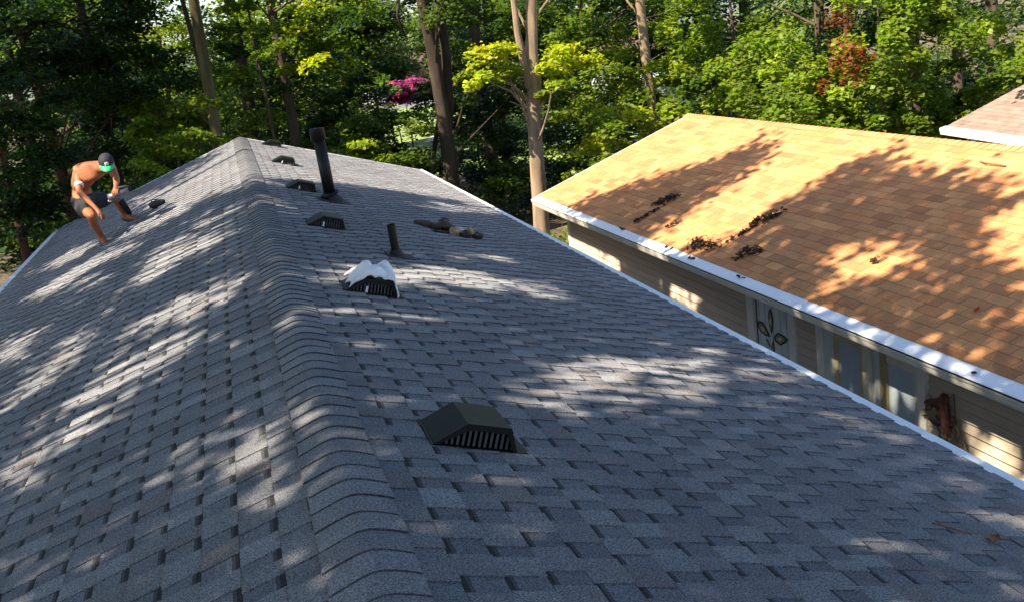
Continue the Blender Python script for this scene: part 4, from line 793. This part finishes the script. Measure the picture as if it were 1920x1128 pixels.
# --- right: big sunlit maples
tr('maple_tree', 'sunlit maple with broad tiers above the peak of the tan roof', 'tree', 1390, 27, 3, .10, 'bark_grey', [((1290, 1440, 45, 105, 24, 26.5), 13, .42, 260, ['fresh', 'bright', 'fresh']), ((1290, 1450, 130, 235, 24, 26), 15, .42, 250, ['mid', 'fresh', 'bright'])], group=mapleg, flat=.6)
tr('maple_tree', 'sunlit low maple boughs resting behind the tan ridge', 'tree', 1480, 24, 0, .08, 'bark_grey', [((1370, 1560, 130, 235, 22.5, 24.5), 26, .42, 280, ['fresh', 'bright', 'fresh'])], group=mapleg, flat=.6)
tr('vine_tree', 'dark trunk wrapped in orange-red vine among the green maples', 'tree', 1594, 24.6, 7, .09, 'bark_red', [((1586, 1604, 30, 100, 23.2, 24), 7, .14, 32, ['orange', 'gold2', 'gold2']), ((1568, 1618, 85, 165, 22.6, 23.6), 13, .15, 34, ['orange', 'orange', 'gold2'])], limbs=False, flat=1.5, size=.11)
tr('maple_tree', 'tall maple with drooping sunlit tiers at the upper right', 'tree', 1720, 26, 6, .13, 'bark_grey', [((1640, 1800, -50, 55, 22.5, 24.5), 19, .42, 280, ['fresh', 'bright']), ((1680, 1850, 60, 120, 22, 24.5), 9, .38, 260, ['fresh', 'bright'])], group=mapleg, flat=.6)
tr('maple_tree', 'rounded sunlit maple crown left of the brown roof corner', 'tree', 1660, 24, 1, .09, 'bark_grey', [((1610, 1720, 115, 240, 22.8, 24.8), 24, .38, 260, ['bright', 'fresh', 'fresh'])], group=mapleg, flat=.6)
tr('maple_sapling', 'low maple hedge touching the brown roof corner', 'tree', 1770, 25, -.5, .06, 'bark_grey', [((1700, 1835, 185, 245, 24, 25.5), 22, .36, 240, ['fresh', 'mid', 'bright'])], group=mapleg, flat=.55)
tr('maple_tree', 'maple bough entering at the right edge above the brown roof', 'tree', 1960, 24, 5, .10, 'bark_grey', [((1890, 2000, 100, 130, 22, 24), 8, .5, 240, ['fresh', 'mid']), ((1900, 2050, -60, 40, 24, 27), 12, .7, 240, ['deep', 'mid'])], group=mapleg)
for (px, d, lab, z) in ((1550, 32, 'shaded maple deep in the wood behind the orange vine', (1440, 1640, -60, 200, 30, 35)), (1800, 32, 'shaded maple deep in the wood above the brown roof', (1650, 1960, -60, 240, 29, 35)), (1420, 36, 'shaded maple behind the tiers above the tan peak', (1250, 1480, -20, 240, 32, 38)), (950, 38, 'shaded maple far behind the yellow branches', (900, 1060, -60, 160, 34, 40)), (1010, 33, 'shaded understory behind the forked trunk base', (890, 1080, 170, 420, 30, 34))):
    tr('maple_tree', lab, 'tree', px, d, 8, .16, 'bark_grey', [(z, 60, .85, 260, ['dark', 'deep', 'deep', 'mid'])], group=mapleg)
for (px, d, lab, z, pl) in ((60, 42, 'shaded tree far back at the left of the wood', (-60, 200, -40, 420, 38, 46), ['dark', 'deep']), (300, 50, 'pale green tree far back left of the mossy trunk', (190, 420, 130, 330, 44, 54), ['mid', 'deep', 'fresh']), (520, 46, 'green tree far back above the grey ridge', (400, 640, -20, 300, 42, 50), ['mid', 'deep', 'fresh']), (680, 52, 'grey-green tree far back beside the sky gap', (620, 705, 10, 140, 50, 56), ['grey', 'pale', 'mid']), (900, 60, 'pale tree far back behind the twin trunk', (800, 930, 30, 150, 56, 62), ['pale', 'grey', 'mid'])):
    tr('maple_tree', lab, 'tree', px, d, 9, .2, 'bark_grey', [(z, 90, 1.2, 300, pl)], group=mapleg, size=.19)
tr('feathery_tree', 'silvery feathery tree in the gap above the purple flowers', 'tree', 722, 58, 4, .12, 'bark_grey', [((690, 745, 80, 150, 56, 60), 22, .8, 260, ['pale', 'grey', 'pale'])], size=.14)
tr('flowering_shrub', 'purple flowering shrub glimpsed beyond the wood', 'shrub', 757, 48, -1, .05, 'bark_grey', [((722, 800, 158, 182, 46, 48), 46, .42, 220, ['purple', 'purple', 'purple', 'deep'])], size=.13)
tr('flowering_shrub', 'pinkish grey flowering shrub above the purple one', 'shrub', 745, 52, 0, .06, 'bark_grey', [((718, 785, 130, 155, 50, 52), 26, .45, 180, ['pinkish', 'grey', 'deep', 'pinkish'])], size=.12)
tr('flowering_shrub', 'orange-tinged shrub left of the purple flowers', 'shrub', 680, 48, -1.5, .05, 'bark_grey', [((664, 715, 148, 164, 46, 48), 14, .35, 150, ['orange', 'pinkish', 'mid'])], size=.11)
tr('shrub', 'dark shrub at the lawn edge below the twin trunk', 'shrub', 900, 40, -2, .05, 'bark_grey', [((865, 960, 262, 330, 36, 40), 24, .7, 260, ['dark', 'deep'])])
def unseen_shade_crown(label, x, y, rx, ry, z0, z1, ns, pal_, r=.2):  # unseen crowns above the view, added to keep sun off the wood below
    base = (x, y, GZ); tree('maple_tree', label, 'tree', base, (x, y, z1), r, 'bark_grey', [((x, y, (z0 + z1) / 2), (rx, ry, (z1 - z0) / 2), ns, 1.2, 170, pal_)], group=mapleg, size=.24, limbshare=.3)  # added unseen tree, there only to shade the wood
unseen_shade_crown('unseen crown shading the dark left side of the wood', -8.5, 27, 5, 5, 4.2, 9, 120, ['dark', 'deep'])
unseen_shade_crown('unseen crown shading the wood left of the man', -11, 20, 3.5, 4, 3.5, 8, 70, ['dark', 'deep'])
unseen_shade_crown('unseen crown shading the wood behind the grey ridge end', 0.5, 33, 4, 4, 5.4, 10, 80, ['deep', 'mid'])
unseen_shade_crown('unseen crown shading the wood behind the forked trunk', 7.5, 33, 4.5, 3, 5.6, 10, 90, ['deep', 'mid'])
unseen_shade_crown('unseen crown shading the wood behind the tan roof', 15.5, 31, 4.5, 3, 4.6, 9.5, 90, ['deep', 'mid'])
unseen_shade_crown('unseen crown shading the wood at its far right', 21, 27, 3.5, 2, 4.6, 9, 60, ['deep', 'mid'])
# --- far wood: reads as one mass
ch = []
for i in range(420):
    px = rng.uniform(-150, 2100); d = rng.uniform(95, 125); top = 95 if 690 < px < 780 else (135 if 270 < px < 445 else -40)
    py = rng.uniform(top, 330 if not 640 < px < 900 else 130)
    ch.append(leaves(at(px, py, d), rng.uniform(2, 3.6), 300, .5, np.array(G[['mid', 'fresh', 'pale', 'deep', 'grey'][rng.integers(5)]]) * rng.uniform(.8, 1.2), flat=.5))
leaf_object('far_wood', ch, None, kind='stuff')
ch = []
for i in range(520):
    px = rng.uniform(-150, 2050); d = rng.uniform(36, 70)
    if 765 < px < 900 and d > 30: continue
    p = at(px, 300, d); p[2] = GZ + rng.uniform(.1, 1.6)
    ch.append(leaves(p, rng.uniform(.6, 1.3), 150, .2, np.array(G[['dark', 'deep', 'mid'][rng.integers(3)]]), flat=.5))
leaf_object('undergrowth', ch, None, kind='stuff')

# ------------------------------------------------------------------ tall trees beyond the left eave: their crowns throw the dappled shade
def roofz(x, y, which):
    if which == 0: return -.3383 * np.abs(x)
    return nO[2] + (x - nO[0]) * .3341
def in_ell(x, y, L):
    r = np.zeros(len(x), bool)
    for cx, cy, ux, uy, vx, vy in L:
        det = ux * vy - uy * vx; a = ((x - cx) * vy - (y - cy) * vx) / det; b_ = (ux * (y - cy) - uy * (x - cx)) / det
        r |= (a * a + b_ * b_) < 2.2
    return r
def in_poly(x, y, P):
    r = np.zeros(len(x), bool); j = len(P) - 1
    for i in range(len(P)):
        xi, yi = P[i]; xj, yj = P[j]; c = ((yi > y) != (yj > y)) & (x < (xj - xi) * (y - yi) / (yj - yi + 1e-12) + xi); r ^= c; j = i
    return r
def sunlit(x, y, z_is):
    """which spots of the two roofs get open sky toward the sun"""
    if z_is == 'left': return in_ell(x, y, LIT_LEFT) | in_poly(x, y, FAR_LIT)
    if z_is == 'right': return in_ell(x, y, LIT_RIGHT) | in_poly(x, y, FAR_LIT)
    dapple = (np.sin(x * 4.3 + 1.6 * np.sin(y * 1.9)) * np.sin(y * 3.1 + 1.2 * np.sin(x * 2.7 + 1)) > .86)
    return dapple | in_ell(x, y, LIT_NEXT) | ~(in_poly(x, y, SHADE_NEXT[0]) | in_poly(x, y, SHADE_NEXT[1]) | (y < 6.6))
def classify(P):
    """keep a leaf unless its shadow would fall on one of the sunny openings"""
    lit = np.zeros(len(P), bool)
    Pj = P + rng.normal(0, .22, P.shape)
    for nm, w_, x0, x1, sl, z0, xr in (('left', 0, -3.6, 0, .3383, 0, 0), ('right', 0, 0, 3.5, -.3383, 0, 0), ('next', 1, 4.85, 8.2, .3341, nO[2], nO[0])):
        # solve z0 + sl*(x-xr) = z along P - t*SUN
        Q_ = Pj if nm == 'next' else P
        t_ = (Q_[:, 2] - z0 - sl * (Q_[:, 0] - xr)) / (SUN[2] - sl * SUN[0]); h = Q_ - t_[:, None] * SUN; ok = (h[:, 0] >= x0) & (h[:, 0] <= x1)
        lit |= ok & sunlit(h[:, 0], h[:, 1], nm)
    t_ = (5.48 - P[:, 0]) / -SUN[0]; h = P - t_[:, None] * SUN      # the sunlit stretches of siding below the eave
    lit |= (h[:, 2] > -2.95) & (h[:, 2] < -2.2) & (((h[:, 1] > 4.5) & (h[:, 1] < 7.8)) | ((h[:, 1] > 16.2) & (h[:, 1] < 18.7)) | ((h[:, 1] > 13.2) & (h[:, 1] < 14.2)))
    return lit
shade_trees = [((-9.5, -7.5), 'tall maple shading the near end of the grey roof from the left'), ((-8.2, -1.5), 'second tall maple beside the left eave of the grey house'), ((-10.0, 4.0), 'third tall maple beside the left eave of the grey house'), ((-8.4, 9.5), 'fourth tall maple beside the left eave, level with the bending man'), ((-9.0, 15.0), 'farthest tall maple beside the left eave of the grey house')]
clusters = []
def sample(n, nm):
    if nm == 'left': x = rng.uniform(-4.0, 0, n); y = rng.uniform(-2, 21.7, n); z = -.3383 * np.abs(x)
    elif nm == 'right': x = rng.uniform(0, 5.0, n); y = rng.uniform(-2, 21.7, n); z = -.3383 * np.abs(x)
    else: x = rng.uniform(4.6, 8.3, n); y = rng.uniform(-3, 18, n); z = nO[2] + (x - nO[0]) * .3341
    lit = sunlit(x, y, 'next' if nm == 'next' else nm)
    keep = ~lit
    if nm == 'right': keep &= ~((y > 15.5) & (x > .2))
    if nm == 'next': keep &= (y < 17.5)
    zt_ = rng.uniform(5.0, 11.5, n); t_ = (zt_ - z) / SUN[2]; P = np.stack([x, y, z], 1) + SUN * t_[:, None]
    return P[keep]
CP = np.concatenate([sample(9600, 'left'), sample(9400, 'right'), sample(9500, 'next')])
nl = 6; P = np.repeat(CP, nl, axis=0) + rng.normal(0, .22, (len(CP) * nl, 3)); P = P[~(classify(P + rng.normal(0, .12, P.shape)) & (rng.random(len(P)) < .97))]
own = np.argmin(np.stack([np.hypot(P[:, 0] - t_[0][0], P[:, 1] - t_[0][1]) for t_ in shade_trees]), axis=0)
for i, ((tx, ty), lab) in enumerate(shade_trees):
    e = empty('maple_tree', (tx, ty, GZ)); tag(e, lab, 'tree', 'tall maples along the left eave')
    mine = P[own == i]
    ex = rng.normal(0, 1, (5000, 3)); ex /= np.linalg.norm(ex, axis=1)[:, None]; ex = ex * rng.uniform(.6, 1, 5000)[:, None] * [3.6, 3.4, 4.5] + [tx - 1, ty, 8.5]
    t0 = (ex[:, 2] + .8) / SUN[2]; hx = ex - t0[:, None] * SUN; ex = ex[(hx[:, 0] < -3.9) | (hx[:, 1] < -2.5)]
    mine = np.concatenate([mine, ex]); n = len(mine)
    nr = rng.normal(0, 1, (n, 3)) + [0, 0, .9]; nr /= np.linalg.norm(nr, axis=1)[:, None]; d = rng.normal(0, 1, (n, 3)); d -= nr * (d * nr).sum(1)[:, None]; d /= np.linalg.norm(d, axis=1)[:, None]; s = np.cross(nr, d)
    L = .19 * rng.uniform(.7, 1.2, n)[:, None]; q = np.stack([mine - d * L * .5, mine + s * L * .45, mine + d * L * .5, mine - s * L * .45], 1)
    leaf_object('crown', [(q, np.array(G['fresh']) * rng.uniform(.7, 1.3, n)[:, None])], e)
    mb = MB(); tp = np.array([tx + .4, ty, 10.5]); path = [np.array([tx, ty, GZ]) + (tp - np.array([tx, ty, GZ])) * t_ + np.array([.12 * math.sin(5 * t_), .1 * math.sin(4 * t_ + 1), 0]) for t_ in np.linspace(0, 1, 9)]
    mb.tube(path, [.34 - .03 * j for j in range(9)], 12, wob=.06)
    for j in range(14):
        q_ = mine[rng.integers(len(mine))]
        if abs(q_[2] - 8) < 4: limb(mb, path[4 + rng.integers(4)], q_, .07, .015, .3)
    mb.build('trunk', M['bark_grey'], e, smooth=True)
print('leaves', NLEAF[0], 'canopy', len(P))
